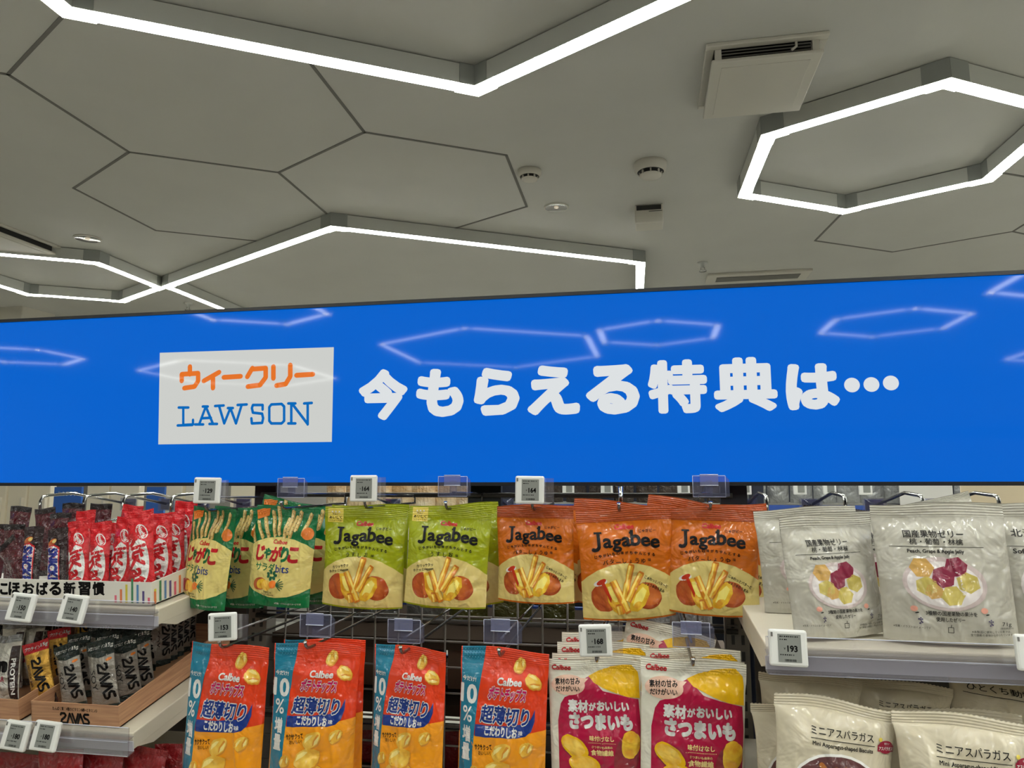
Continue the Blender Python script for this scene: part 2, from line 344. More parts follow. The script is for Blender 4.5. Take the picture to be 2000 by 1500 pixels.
def art_fry_pouch(soy):
    A = Art(); H = 1.16
    A.poly(PALE, [(0, .02), (1, .02), (1, .4), (.9, .47), (.75, .545), (.6, .585), (.47, .595), (.33, .58), (.18, .53), (.06, .46), (0, .41)], 1)
    if not soy:
        A.rect(GOLD, .04, .97, .23, 1.14, 2)
        A.text(WH, '★★★', .135, 1.105, w=.12, layer=3)
        A.text(K, 'さらに', .135, 1.07, w=.08, dil=.02, layer=3); A.text(K, 'おいしく', .135, 1.03, w=.15, dil=.04, layer=3); A.text(K, 'リニューアル!', .135, .99, w=.15, dil=.02, layer=3)
    A.text(RED, 'Calbee', .5, .965, w=.2, dil=.035, sh=.15, layer=3)
    # serif word mark: letters drawn with slab feet
    X = .15; base = .775
    A.line(K, [(X+.065, base+.125), (X+.065, base-.01), (X+.045, base-.035), (X+.01, base-.04)], .036, 4); A.rect(K, X+.02, base+.125, X+.105, base+.145, 4); A.ell(K, X+.005, base-.035, .022, .02, 0, 4)
    x = X+.115
    for i, (c, wd, hh, dy) in enumerate((('a', .085, .09, 0), ('g', .09, .125, -.033), ('a', .085, .09, 0), ('b', .095, .15, .03), ('e', .09, .09, -.006), ('e', .09, .09, -.03))):
        A.text(K, c, x+wd/2, base+.03+dy+i*.004-(.012 if i > 3 else 0), w=wd, h=hh, dil=.028, layer=4)
        if c == 'b': A.rect(K, x-.018, base+.115, x+.02, base+.135, 4)
        if c == 'a': A.rect(K, x+wd-.02, base-.012+i*.004, x+wd+.012, base+.004+i*.004, 4)
        x += wd+.012
    A.text(K, 'じゃがビー', .74, .915, w=.18, dil=.02, layer=4)
    s = 'じゃがいもの味がちゃんとする'
    for i, c in enumerate(s): q = i/(len(s)-1); A.text(K, c, .17+.62*q, .665+.035*math.sin(math.pi*q), h=.032, dil=.03, layer=4)
    s = 'バターしょうゆ味' if soy else 'うすしお味'; x0, x1 = (.27, .74) if soy else (.33, .64)
    for i, c in enumerate(s): q = i/(len(s)-1); A.text(K, c, x0+(x1-x0)*q, .608+.008*(i % 2), w=None, h=.033 if i == len(s)-1 or c == 'ょ' else .048, dil=.02, layer=13) if c != 'ー' else A.line(K, [(x0+(x1-x0)*q-.022, .603), (x0+(x1-x0)*q+.022, .603)], .007, 13)
    # potatoes and fries
    spud(A, .23, .25, .135, .15, .3, 2, 1); spud(A, .69, .25, .16, .14, -.25, 2, 2)
    A.poly(FLESH, [(.24, .39), (.3, .4), (.37, .36), (.4, .28), (.41, .14), (.36, .08), (.32, .11), (.27, .2)], 4); A.poly(FLSHL, [(.27, .36), (.33, .37), (.37, .3), (.37, .2), (.33, .2), (.29, .28)], 5); A.ell(FRY, .33, .17, .03, .05, .3, 6, wob=.5, seed=4)
    A.poly(FLESH, [(.5, .1), (.5, .2), (.56, .31), (.64, .38), (.71, .36), (.72, .26), (.66, .15), (.58, .09)], 4); A.poly(FLSHL, [(.53, .16), (.57, .27), (.65, .34), (.69, .3), (.64, .2), (.58, .14)], 5); A.ell(FRY, .58, .16, .05, .03, .6, 6, wob=.6, seed=9)
    if soy: A.ell(WH, .2, .4, .075, .03, .3, 3); A.ell(KET, .21, .41, .055, .024, .5, 4); A.poly(KET, [(.2, .42), (.24, .41), (.27, .33), (.31, .24), (.3, .19), (.27, .25), (.23, .33)], 7)
    for (p, q, wd) in (((.43, .18), (.54, .565), .07), ((.48, .2), (.64, .48), .066), ((.33, .42), (.47, .1), .078), ((.4, .07), (.385, .16), .07)): stick(A, p, q, wd, 8)
    if soy:
        A.text(K, 'じゅわっとバターと', .8, .385, w=.27, h=.035, rot=-27, dil=.02, layer=7); A.text(K, 'しょうゆのうまみ', .78, .33, w=.23, h=.034, rot=-27, dil=.02, layer=7)
    else:
        A.text(K, 'カリッサクッ', .25, .475, w=.21, h=.036, rot=10, dil=.02, layer=7); A.text(K, 'ホクッとHappee', .23, .425, w=.26, h=.038, rot=10, dil=.02, layer=7)
    return A, H
TEAL = ink('teal', (18, 120, 148)); ORNG = ink('orange red', (226, 66, 24)); AMB = ink('amber', (246, 158, 22)); PINK = ink('pink', (206, 14, 96))
CHIPL = ink('chip light', (252, 228, 140))
def chip(A, cx, cy, r, rot, layer, seed=0, fold=True):
    A.ell(CHIPD, cx+.006, cy-.012, r, r*.74, rot, layer, wob=.45, seed=seed); A.ell(CHIP, cx, cy, r*.97, r*.68, rot, layer+1, wob=.45, seed=seed)
    c, s_ = math.cos(rot), math.sin(rot); P = lambda x, y: (cx+r*(c*x-s_*y), cy+r*(s_*x+c*y))
    A.poly(CHIPL, [P(-.8, .05), P(-.5, .42), P(0, .5), P(.3, .38), P(-.1, .2)], layer+2)
    if fold: A.poly(CHIPD, [P(-.2, -.5), P(.1, -.1), P(.75, .25), P(.85, .1), P(.5, -.3)], layer+2); A.poly(CHIPL, [P(-.05, -.5), P(.2, -.2), P(.8, .05), P(.75, -.15), P(.4, -.48)], layer+3)
def art_chips():
    A = Art(); H = 1.62; t = lambda y: H-y
    A.poly(AMB, [(0, 0), (1, 0), (1, t(.79)), (.6, t(.86)), (.2, t(.9)), (0, t(.9))], 1)
    A.poly(TEAL, [(.015, 0), (.185, 0), (.19, t(1.1)), (.225, t(.55)), (.28, H), (.015, H)], 2)
    A.text(WH, '今だけ!', .115, t(.33), w=.165, dil=.03, layer=4); A.text(WH, '10', .115, t(.485), w=.19, h=.185, dil=.035, layer=4)
    A.text(WH, '%', .11, t(.695), w=.115, h=.155, dil=.012, layer=4); A.text(WH, '増', .108, t(.9), w=.1, h=.16, dil=.035, layer=4); A.text(WH, '量', .105, t(1.085), w=.095, h=.16, dil=.035, layer=4)
    A.text(WH, 'Calbee', .585, t(.325), w=.27, dil=.035, sh=.12, layer=4)
    for M, d, ly in ((WH, .115, 4), (PINK, .05, 5)): A.text(M, 'ポテトチップス', .565, t(.45), w=.42, h=.125, dil=d, layer=ly, sh=.18)
    for M, d, ly in ((WH, .085, 5), (NAVY, .03, 6)): A.text(M, '超薄切り', .55, t(.665), w=.54, h=.17, dil=d, layer=ly, sh=.12)
    A.poly(NAVY, [(.215, t(.785)), (.5, t(.77)), (.76, t(.735)), (.84, t(.68)), (.88, t(.58)), (.88, t(.7)), (.85, t(.8)), (.79, t(.855)), (.7, t(.875)), (.215, t(.905))], 3)
    A.text(WH, 'こだわりしお', .515, t(.825), w=.36, h=.095, dil=.045, layer=5); A.text(WH, '味', .735, t(.825), w=.045, dil=.02, layer=5)
    A.text(K, 'サクサクって', .32, t(1.0), w=.2, h=.055, rot=7, dil=.03, layer=5); A.text(K, 'おいしい!', .34, t(1.055), w=.14, h=.04, rot=7, dil=.01, layer=5)
    chip(A, .675, t(.15), .085, 1.1, 3, 3); chip(A, .85, t(.3), .1, -.6, 3, 7); chip(A, .53, t(1.03), .12, .5, 3, 11); chip(A, .8, t(.98), .085, .7, 3, 15)
    chip(A, .21, t(1.28), .08, 1.0, 3, 19); A.ell(POT, .5, t(1.45), .24, .17, .1, 3); A.ell(CHIP, .48, t(1.38), .2, .09, .12, 4); chip(A, .47, t(1.23), .16, .35, 5, 23, False)
    return A, H
MAG = ink('magenta', (176, 14, 62)); YEL = ink('yellow', (236, 184, 12)); BUB = ink('bubble', (232, 190, 166)); BRN = ink('brown', (70, 40, 28)); CRTXT = ink('cream ink', (246, 222, 150)); SKIN = ink('sweet skin', (150, 48, 58), noise=((118, 34, 46), 50))
def art_sweet():
    A = Art(); H = 1.5; t = lambda y: H-y
    A.poly(MAG, [(.41, t(.19)), (.45, t(.17)), (.6, t(.3)), (.97, t(.38)), (.985, t(.6)), (.97, t(1.1)), (.93, t(1.42)), (.3, t(1.42)), (.13, t(1.36)), (.1, t(1.15)), (.1, t(.62)), (.135, t(.45)), (.18, t(.38)), (.3, t(.33))], 1)
    A.poly(YEL, [(.44, t(.17)), (.55, t(.115)), (.72, t(.065)), (.9, t(.05)), (.965, t(.11)), (.98, t(.2)), (.985, t(.37)), (.86, t(.355)), (.74, t(.32)), (.6, t(.27)), (.5, t(.23))], 2)
    A.text(RED, 'Calbee', .15, t(.085), w=.2, dil=.035, sh=.12, layer=3)
    A.ell(BUB, .22, t(.26), .185, .1, .03, 2); A.poly(BUB, [(.36, t(.19)), (.44, t(.195)), (.38, t(.25))], 2)
    A.text(K, '素材の甘み', .215, t(.225), w=.27, h=.06, rot=3, dil=.025, layer=4); A.text(K, 'だけがいい', .215, t(.295), w=.26, h=.055, rot=3, dil=.025, layer=4)
    A.text(WH, '素材', .325, t(.46), w=.21, h=.115, dil=.05, layer=4); A.text(WH, 'が', .48, t(.46), w=.075, h=.075, dil=.05, layer=4); A.text(WH, 'おいしい', .7, t(.45), w=.33, h=.09, dil=.06, layer=4)
    A.text(WH, 'さつまいも', .565, t(.605), w=.66, h=.14, dil=.075, layer=4)
    A.text(CRTXT, '味付けなし', .575, t(.765), w=.26, dil=.03, layer=4)
    for i in range(22): A.ell(CRTXT, .435+.285*i/21, t(.81), .004, .004, 0, 4, 6)
    A.text(CRTXT, 'さつまいも由来の', .575, t(.85), w=.22, dil=.02, layer=4); A.text(CRTXT, '食物繊維', .575, t(.905), w=.24, h=.055, dil=.03, layer=4)
    for (x, y, r, ro, sd) in ((.28, .86, .165, -.55, 1), (.38, 1.03, .175, -.2, 5)):
        A.ell(SKIN, x+.005, t(y)-.012, r, r*.62, ro, 4+(sd > 1), wob=.15, seed=sd); A.ell(YEL, x, t(y), r*.97, r*.58, ro, 6, wob=.15, seed=sd); A.ell(CHIP, x-.01, t(y)+.008, r*.8, r*.44, ro, 7, wob=.2, seed=sd)
    A.ell(SKIN, .83, t(.95), .125, .24, -.18, 4, wob=.1); A.ell(FLESH, .88, t(.82), .095, .14, -.15, 5, wob=.35, seed=3)
    A.text(K, '※写真・イラストはイメージです', .88, t(1.16), w=.2, rot=6, layer=5)
    return A, H
JY = ink('jelly yellow', (190, 172, 88), .35); JO = ink('jelly peach', (196, 154, 82), .35); JM = ink('jelly grape', (128, 30, 58), .35); PLATE = ink('plate', (214, 206, 202), .35); PLAT2 = ink('plate rim', (192, 176, 172), .35); GREY = ink('grey ink', (120, 116, 110)); PEACH = ink('peach icon', (226, 160, 140)); GRAPE = ink('grape icon', (74, 66, 96))
def art_jelly():
    A = Art(); H = 1.09
    A.text(K, '国産果物ゼリー', .44, .845, w=.45, h=.058, dil=.012, layer=2); A.text(K, '桃・葡萄・林檎', .455, .785, w=.4, h=.05, dil=.008, layer=2)
    A.rect(K, .1, .742, .8, .746, 2); A.text(K, 'Peach, Grape & Apple Jelly', .44, .705, w=.42, h=.036, dil=.025, layer=2)
    A.ell(PLAT2, .47, .46, .31, .205, -.05, 1); A.ell(PLATE, .465, .455, .275, .175, -.05, 2)
    hexa = lambda M, cx, cy, r, q, ly: A.poly(M, [(cx+r*math.cos(q+k*math.pi/3), cy+r*.9*math.sin(q+k*math.pi/3)) for k in range(6)], ly)
    for M, cx, cy, r, q in ((JO, .31, .58, .09, 0), (JY, .33, .44, .085, .5), (JM, .46, .51, .095, .3), (JM, .57, .59, .09, .2), (JY, .64, .47, .09, .6), (JY, .51, .37, .09, .1), (JO, .38, .4, .07, .2)): hexa(M, cx, cy, r, q, 3); 
    A.ell(JM, .47, .49, .07, .06, 0, 4, 7)
    for x in (.22, .73): A.ell(PEACH, x, .265, .026, .022, 0, 2, 14); A.ell(K, x+.02, .235, .014, .005, .2, 3, 8); [A.ell(GRAPE, x+.04+dx, .18+dy, .007, .007, 0, 2, 6) for dx, dy in ((0, 0), (.014, .004), (-.012, .006), (.004, -.014), (.012, -.02), (-.006, -.026), (.002, .014))]
    A.text(K, '3種類の国産果物の果汁を', .49, .235, w=.37, h=.034, dil=.012, layer=2); A.text(K, '使用したゼリー', .48, .19, w=.21, h=.034, dil=.012, layer=2)
    A.text(K, '71g', .9, .16, w=.075, h=.04, layer=2); A.text(K, '(個別商品分)', .9, .13, w=.11, h=.018, layer=2)
    A.text(K, '※本製品に使用している果汁は、', .78, .105, w=.3, h=.02, layer=2); A.text(K, '全て国産の果物から作られています', .78, .08, w=.32, h=.02, layer=2)
    A.text(K, '※写真・イラストはイメージです', .2, .12, w=.26, h=.02, layer=2)
    A.line(K, [(.46, .09), (.46, .13), (.5, .13), (.5, .09)], .004, 2, True); A.line(K, [(.48, .13), (.485, .15)], .004, 2)
    return A, H
PLUM = ink('plum plate', (96, 58, 58)); BIS = ink('biscuit', (186, 120, 58), noise=((160, 92, 40), 60)); BISD = ink('biscuit edge', (112, 62, 28)); EMB = ink('emblem', (150, 24, 52))
def art_biscuit():
    A = Art(); H = 1.3; t = lambda y: H-y
    A.text(K, 'ミニアスパラガス', .53, t(.235), w=.52, h=.062, dil=.006, layer=2); A.rect(K, .26, t(.295), .8, t(.29), 2); A.text(K, 'Mini Asparagus-shaped Biscuits', .53, t(.335), w=.51, h=.04, dil=.02, layer=2)
    A.ell(EMB, .905, t(.29), .075, .05, 0, 2); A.rect(EMB, .825, t(.325), .985, t(.275), 2); A.text(WH, 'アスパラガス', .905, t(.3), w=.14, h=.026, dil=.03, layer=4); A.ell(GOLD, .85, t(.235), .017, .017, 0, 3, 10); A.text(WH, '味わい', .91, t(.262), w=.05, layer=4)
    A.ell(WH, .5, t(.72), .42, .34, 0, 2); A.ell(PLUM, .5, t(.725), .4, .325, 0, 3)
    R = random.Random(8)
    for i in range(60):
        q = R.random()*6.28; rr = math.sqrt(R.random()); x, y, a = .5+.31*rr*math.cos(q), t(.72)+.22*rr*math.sin(q), R.random()*3.14; L = .05
        ly = 4+i//15*2; A.line(BISD, [(x-L*math.cos(a), y-L*math.sin(a)-.004), (x+L*math.cos(a), y+L*math.sin(a)-.004)], .052, ly); A.line(BIS, [(x-L*math.cos(a), y-L*math.sin(a)), (x, y+.008), (x+L*math.cos(a), y+L*math.sin(a))], .042, ly+1)
        for k in range(3): A.ell(BISD, x+(R.random()-.5)*.08*math.cos(a), y+(R.random()-.5)*.08*math.sin(a), .004, .004, 0, ly+2, 5)
    return A, H
LOGOR = ink('wafer red', (204, 14, 28)); DARK = ink('choc', (44, 28, 26)); BLUE = ink('royal', (24, 44, 140)); WAF = ink('wafer', (190, 140, 70), noise=((120, 76, 36), 120))
def art_wafer():
    A = Art(); H = 3.2                                     # the packet stands on end: lettering runs down it
    A.ell(WH, .48, 1.55, .4, .95, .1, 1); A.text(LOGOR, 'Kit', .5, 2.0, w=.8, h=.6, rot=-80, dil=.04, layer=3); A.text(LOGOR, 'Kat', .46, 1.12, w=.98, h=.6, rot=-80, dil=.04, layer=3)
    A.poly(LOGOR, [(.02, 2.0), (.28, 2.6), (.6, 2.52), (.5, 2.2), (.25, 1.9)], 2)
    A.ell(WH, .62, 2.44, .3, .19, -.9, 3); A.ell(LOGOR, .62, 2.44, .26, .155, -.9, 4); A.text(WH, 'Nestlé', .62, 2.44, w=.44, h=.15, rot=-60, dil=.04, layer=5)
    A.poly(DARK, [(.02, .25), (.5, .25), (.85, .5), (.3, .68), (.02, .55)], 2); A.poly(WAF, [(.12, .28), (.62, .28), (.7, .5), (.25, .58)], 3)
    for k in range(5): A.line(DARK, [(.16+k*.012, .33+k*.05), (.66+k*.008, .31+k*.05)], .015, 4)
    return A, H
def art_choc():
    A = Art(); H = 3.4
    A.poly(RED, [(.05, .3), (.76, .3), (.72, 2.45), (.4, 2.62), (.05, 2.55)], 1); A.poly(WH, [(.05, .34), (.71, .34), (.67, 2.4), (.38, 2.55), (.05, 2.5)], 2)
    A.text(BLUE, 'SNICKERS', .38, 1.35, w=2.15, h=.5, rot=-88, dil=.07, layer=4, sh=.15)
    A.ell(POT, .3, 2.74, .26, .14, .4, 2); A.ell(PALE, .42, 2.78, .12, .08, .4, 3)
    A.text(GREY, 'PEANUTS', .87, 1.9, w=.7, h=.1, rot=-90, layer=3); A.text(GREY, 'MILK CHOCOLATE', .87, 1.0, w=.9, h=.08, rot=-90, layer=3)
    return A, H
SLV = film('grey foil', (148, 142, 132), .32, .35, None, .4); GLD = film('gold foil', (206, 158, 66), .3, .6, None, .4); DKG = ink('dark band', (24, 38, 34))
def savas(A, M, cx, cy, w, h, rot, layer):
    """geometric word mark drawn with strokes (the first letter is a mirrored Z-like S)"""
    B = Art(); L = [[(0, .85), (.1, 1), (.55, 1), (.7, .8), (.55, .6), (.12, .3), (0, 0), (.75, 0)], [(.85, 0), (1.25, 1), (1.65, 0)], [(1.6, 1), (2.0, 0), (2.4, 1)], [(2.3, 0), (2.7, 1), (3.1, 0)], [(3.8, 1), (3.3, 1), (3.15, .8), (3.3, .58), (3.7, .45), (3.85, .2), (3.7, 0), (3.1, 0)]]
    for p in L: B.line(M, p, .26)
    for _, _, t in B.it: A.tri(M, xf(xf(t-np.array([1.92, .5]), w/4.1, h/1.25), rot=math.radians(rot), cx=cx, cy=cy), layer)
def art_soy():
    A = Art(); H = 2.9
    A.poly(DKG, [(0, 2.35), (.5, 2.2), (1, 2.3), (1, 2.9), (0, 2.9)], 1)
    A.text(WH, '大豆プロテイン', .38, 2.62, w=.66, h=.13, dil=.04, layer=3, rot=3); A.text(WH, '15g', .83, 2.63, w=.24, h=.18, dil=.05, layer=3, rot=3); A.text(GREY, 'ビター・チョコ', .55, 2.42, w=.4, h=.07, layer=3)
    savas(A, K, .68, 1.25, 1.5, .4, -84, 3); A.text(K, 'SOY', .26, 1.35, w=.8, h=.2, rot=-86, layer=3); A.text(GREY, 'PROTEIN BAR', .08, 1.3, w=.8, h=.07, rot=-86, layer=3)
    A.ell(ORG, .84, 2.1, .1, .06, .3, 2, 8, wob=.4)
    return A, H
def art_gold():
    A = Art(); H = 2.9
    A.poly(RED, [(0, 2.45), (1, 2.45), (1, 2.9), (0, 2.9)], 1); A.poly(DARK, [(0, 0), (1, 0), (1, .5), (0, .3)], 1)
    A.text(WH, 'プロテイン', .38, 2.66, w=.6, h=.16, dil=.04, layer=3); A.text(WH, '15g', .83, 2.67, w=.26, h=.19, dil=.05, layer=3)
    savas(A, K, .6, 1.45, 1.5, .42, -84, 3); A.text(BRN, 'PROTEIN BAR', .2, 1.5, w=1.0, h=.12, rot=-86, dil=.02, layer=3)
    return A, H
def art_in():
    A = Art(); H = 2.6
    A.text(K, '3.8%OFF', .3, 2.2, w=.5, h=.1, dil=.05, layer=3) if False else None
    A.rect(DARK, .72, .2, .98, 2.2, 1); A.text(WH, 'PROTEIN', .85, 1.1, w=1.3, h=.12, rot=-90, dil=.03, layer=3)
    A.text(K, 'in', .36, 1.55, w=.5, h=.42, dil=.09, layer=3); A.text(MAG, 'BAR', .4, 1.05, w=.36, h=.16, rot=0, dil=.03, layer=3); A.text(K, 'PROTEIN', .4, 1.24, w=.4, h=.08, layer=3)
    return A, H

def art_seed():
    A = Art(); H = 1.09
    A.text(K, '北海道産', .32, .85, w=.33, h=.062, dil=.01, layer=2); A.rect(K, .1, .742, .8, .746, 2); A.text(K, 'Soft', .2, .705, w=.09, h=.036, dil=.025, layer=2)
    A.ell(PLATE, .47, .44, .3, .25, 0, 1); A.ell(BISD, .47, .44, .28, .23, 0, 2); A.ell(BEAN, .47, .44, .27, .22, 0, 3)
    A.text(K, '北海道産', .3, .2, w=.2, h=.036, layer=2); A.text(K, '国産', .34, .15, w=.12, h=.034, layer=2)
    return A, H
BEAN = ink('bean print', (112, 84, 74), noise=((64, 42, 38), 300))
def art_animal():
    A = Art(); H = 1.3; t = lambda y: H-y
    A.text(K, 'ひとくち動物カステラ', .5, t(.2), w=.78, h=.07, dil=.006, layer=2); A.rect(K, .08, t(.275), .92, t(.268), 2)
    return A, H
KIND = {}
def kind(name, root, parts, shape, art, T, seal, base, sealmat=None, zig=False, fine=.02, cat='snack pouch'):
    KIND[name] = dict(root=root, parts=parts, shape=shape, art=art, T=T, seal=seal, base=base, sealmat=sealmat, zig=zig, fine=fine, cat=cat)
P_ = ('pouch_body', 'top_seal'); B_ = ('wrapper', 'crimped_end')
kind('bits', 'snack_pouch', P_, 'stand', art_stick_bits(), .26, .1, film('green film', (4, 108, 56)))
kind('lime', 'snack_pouch', P_, 'stand', art_fry_pouch(False), .24, .12, film('lime film', (158, 168, 16)))
kind('soy', 'snack_pouch', P_, 'stand', art_fry_pouch(True), .24, .12, film('orange film', (204, 104, 12)), film('rust film', (172, 74, 22)))
kind('chips', 'snack_pouch', P_, 'stand', art_chips(), .28, .085, film('vermilion film', (226, 62, 22)))
kind('sweet', 'snack_pouch', P_, 'stand', art_sweet(), .24, .075, film('milk film', (226, 222, 204)))
kind('jelly', 'sweets_pouch', P_, 'stand', art_jelly(), .26, .1, film('matte white film', (178, 174, 160), .28, bump=.8), cat='sweets pouch')
kind('biscuit', 'biscuit_packet', P_, 'pillow', art_biscuit(), .34, .07, film('ivory film', (204, 194, 168), .3, bump=.8), zig=True, cat='biscuit packet')
kind('wafer', 'wafer_bar', B_, 'pillow', art_wafer(), .42, .09, film('red film', (206, 16, 26), .22), zig=True, fine=.085, cat='chocolate bar')
kind('choc', 'chocolate_bar', B_, 'pillow', art_choc(), .3, .07, film('brown film', (42, 24, 26), .2), zig=True, fine=.085, cat='chocolate bar')
kind('maroon', 'chocolate_bar', B_, 'pillow', None, .42, .08, film('maroon film', (72, 14, 22), .22), film('black film', (28, 20, 22), .2), zig=True, cat='chocolate bar')
kind('soybar', 'protein_bar', B_, 'pillow', art_soy(), .42, .1, SLV, DKG, zig=True, fine=.085, cat='protein bar')
kind('goldbar', 'protein_bar', B_, 'pillow', art_gold(), .42, .1, GLD, RED, zig=True, fine=.085, cat='protein bar')
kind('inbar', 'protein_bar', B_, 'pillow', art_in(), .5, .1, film('silver white film', (200, 196, 184), .28, .2), film('silver film', (150, 150, 150), .25, .6), zig=True, fine=.085, cat='protein bar')
kind('plain', 'sweets_pouch', P_, 'stand', None, .22, .1, film('matte white film', (204, 200, 188)), cat='sweets pouch')
kind('dark', 'sweets_pouch', P_, 'stand', None, .22, .1, film('dark brown film', (52, 42, 38), .3), zig=True, cat='sweets pouch')
kind('seed', 'sweets_pouch', P_, 'stand', art_seed(), .26, .1, film('matte white film', (204, 200, 188)), cat='sweets pouch')
kind('animal', 'biscuit_packet', P_, 'pillow', art_animal(), .34, .07, film('ivory film', (214, 206, 186)), zig=True, cat='biscuit packet')
kind('redpack', 'snack_pouch', P_, 'stand', None, .28, .1, film('deep red film', (128, 14, 20)))
PROTO = {}
def packet(k, label, at, wpx, y, rz=0, ry=0, rx=0, seed=1, top=True, group=None, hs=1.0, W=None, fz=None):
    """one packet of a kind; at = pixel of its top centre (or its foot) at depth y, wpx = width there in photo pixels"""
    d = KIND[k]; p = aty(at[0], at[1], y); R = d['art'][1] if d['art'] else (3.0 if d['shape'] == 'pillow' else 1.2)
    W = W or wpx*mpp(p); key = (k, seed)
    if key not in PROTO:
        o = thing(d['root'], label, d['cat']); make_packet(o, d['parts'], d['shape'], .13, .13*R, .13*d['T'], d['seal'], d['base'], d['art'][0] if d['art'] else None, seed, d['sealmat'], d['zig'], d['fine']); PROTO[key] = o; new = o
    else: new = dup(PROTO[key], label)
    if group: new['group'] = group
    elif 'group' in new: del new['group']
    s = W/.13; new.scale = (s, s, s*hs); new.rotation_euler = (math.radians(rx), math.radians(ry), math.radians(rz))
    E = new.rotation_euler.to_matrix(); H = W*R*hs
    new.location = p-(E @ Vector((0, 0, H)) if top else Vector((0, 0, 0)))
    if fz is not None: new.location.z = fz
    return new
# ------------------------------------------------------------------ the room
CEIL = mat('ceiling paint', (205, 204, 197), .45, noise=((202, 201, 194), 3)); WALL = mat('wall paint', (150, 147, 140), .7); FLOOR = mat('floor tile', (192, 190, 180), .3, noise=((184, 182, 172), 2))
X0, X1, Y0, Y1 = -7.0, 6.5, -7.0, 7.0
struct(MB().box(((X0+X1)/2, (Y0+Y1)/2, -.05), (X1-X0, Y1-Y0, .1), FLOOR).build('floor'))
struct(MB().box(((X0+X1)/2, (Y0+Y1)/2, HC+.05), (X1-X0, Y1-Y0, .1), CEIL).build('ceiling'))
struct(MB().box((X0-.05, 0, HC/2), (.1, Y1-Y0, HC), WALL).build('wall_left')); struct(MB().box((X1+.05, 0, HC/2), (.1, Y1-Y0, HC), WALL).build('wall_right'))
struct(MB().box((0, Y1+.05, HC/2), (X1-X0, .1, HC), WALL).build('wall_back')); struct(MB().box((0, Y0-.05, HC/2), (X1-X0, .1, HC), WALL).build('wall_front'))
# dark joints between the six-sided ceiling panels
SEAM = mat('dark joint', (122, 120, 115), .8)
LO, LS, LA = Vector((-1.462, 2.630)), .552, math.radians(30.92)
pol = lambda d: Vector((math.cos(LA+math.radians(d)), math.sin(LA+math.radians(d))))
e4, e8, e2 = pol(-60)*LS, pol(60)*LS, pol(180)*LS
g3 = LO; g4, g8, g2 = LO+e4, LO+e8, LO+e2
g5, g6 = LO+e4-e2, LO+e4-e2+e8; gx = LO+e8-e2; g1 = LO+e2-e8; g9, g10, gy = LO+e2-e4, LO+e2-e4+e8, LO-e4+e8
g0 = g1+e2; ga = g1+e4; gb = ga-e2
edges = [(g1, g2), (g2, g3), (g3, g4), (g4, g5), (g5, g6), (g6, gx), (g3, g8), (g2, g9), (g9, g10), (g10, gy), (g4, gb), (g1, ga), (g1, g0)]
pr = lambda x, y: atz(x, y, HC).xy
r0, r1, r2_, r3, r4, r5 = pr(1648, 413), pr(1592, 470), pr(1743, 492), pr(1978, 452), pr(2010, 432), pr(2015, 460)
edges += [(r0, r1), (r1, r2_), (r2_, r3), (r3, r4), (r3, r5), (pr(1955, 337), pr(2020, 348))]
q = MB()
for a, b in edges:
    d = b-a; q.box(((a.x+b.x)/2, (a.y+b.y)/2, HC-.001), (d.length+.004, .011, .002), SEAM, Matrix.Rotation(math.atan2(d.y, d.x), 3, 'Z'))
struct(q.build('trim_1'))

# ------------------------------------------------------------------ six-sided light tubes under the ceiling
ALU = mat('grey aluminium', (212, 214, 208), .5); ALUD = mat('corner aluminium', (160, 164, 160), .5)
GLOW = mat('lit diffuser', (250, 253, 250), .5, emit=TUBE); GLOWC = mat('lit corner', (246, 246, 228), .5, emit=TUBE*.45)
def hexlight(label, cx, cy, r, top=HC):
    o = thing('light_ring', label, 'ceiling light', (cx, cy, top), group=None)
    hb, wb = .062, .052; R_ = r
    P = [Vector((R_*math.cos(math.radians(91+60*k)), R_*math.sin(math.radians(91+60*k)), 0)) for k in range(6)]
    for k in range(6):
        a, b = P[k], P[(k+1) % 6]; d = b-a; L = d.length; t = d/L; M3 = Matrix.Rotation(math.atan2(d.y, d.x), 3, 'Z'); c = (a+b)/2
        bar = MB().box((c.x, c.y, -hb/2-.004), (L-.1, wb, hb), ALU, M3).build('light_bar', o)
        MB().box((c.x, c.y, -hb-.0046), (L-.1, wb-.004, .0012), GLOW, M3).build('diffuser', bar)
        j = MB(); jd = MB()
        for s, p in ((t, a),):
            tp = (P[k-1]-a).normalized()
            for v in (t, tp):
                n = Vector((-v.y, v.x, 0)); cc = a+v*.024; Mv = Matrix.Rotation(math.atan2(v.y, v.x), 3, 'Z')
                j.box((cc.x, cc.y, -hb/2-.003), (.078, wb+.003, hb+.004), ALUD, Mv); jd.box((cc.x, cc.y, -hb-.0065), (.078, wb-.001, .003), GLOWC, Mv)
        jo = j.build('corner_joint', o); jd.build('corner_diffuser', jo)
    return o
hexlight('small six-sided ring of light tubes beside the square ceiling vent', .921, 2.81, .545)
l1 = hexlight('large ring of light tubes whose corner points down nearest the camera', -.465, .945, 1.10)
hexlight('widest ring of light tubes, disappearing behind the top of the blue sign', -1.472, 4.81, 1.685)
hexlight('small ring of light tubes far left, touching the tip of the widest ring', -3.45, 3.68, .545)
for cx, cy, r in ((-2.73, -1.78, .54), (-1.38, -3.8, 1.07), (.13, -3.28, .54), (1.93, -3.22, .54), (2.7, -2.0, .54), (-6.0, -3.2, .54), (4.3, .4, 1.07), (2.0, .1, .8)):  # the last ring is added to brighten the near ceiling and the pouches
    hexlight('out-of-view ring of light tubes, in a set mirrored in the sign plus one added for light', cx, cy, r)['group'] = 'light rings mirrored in the sign'

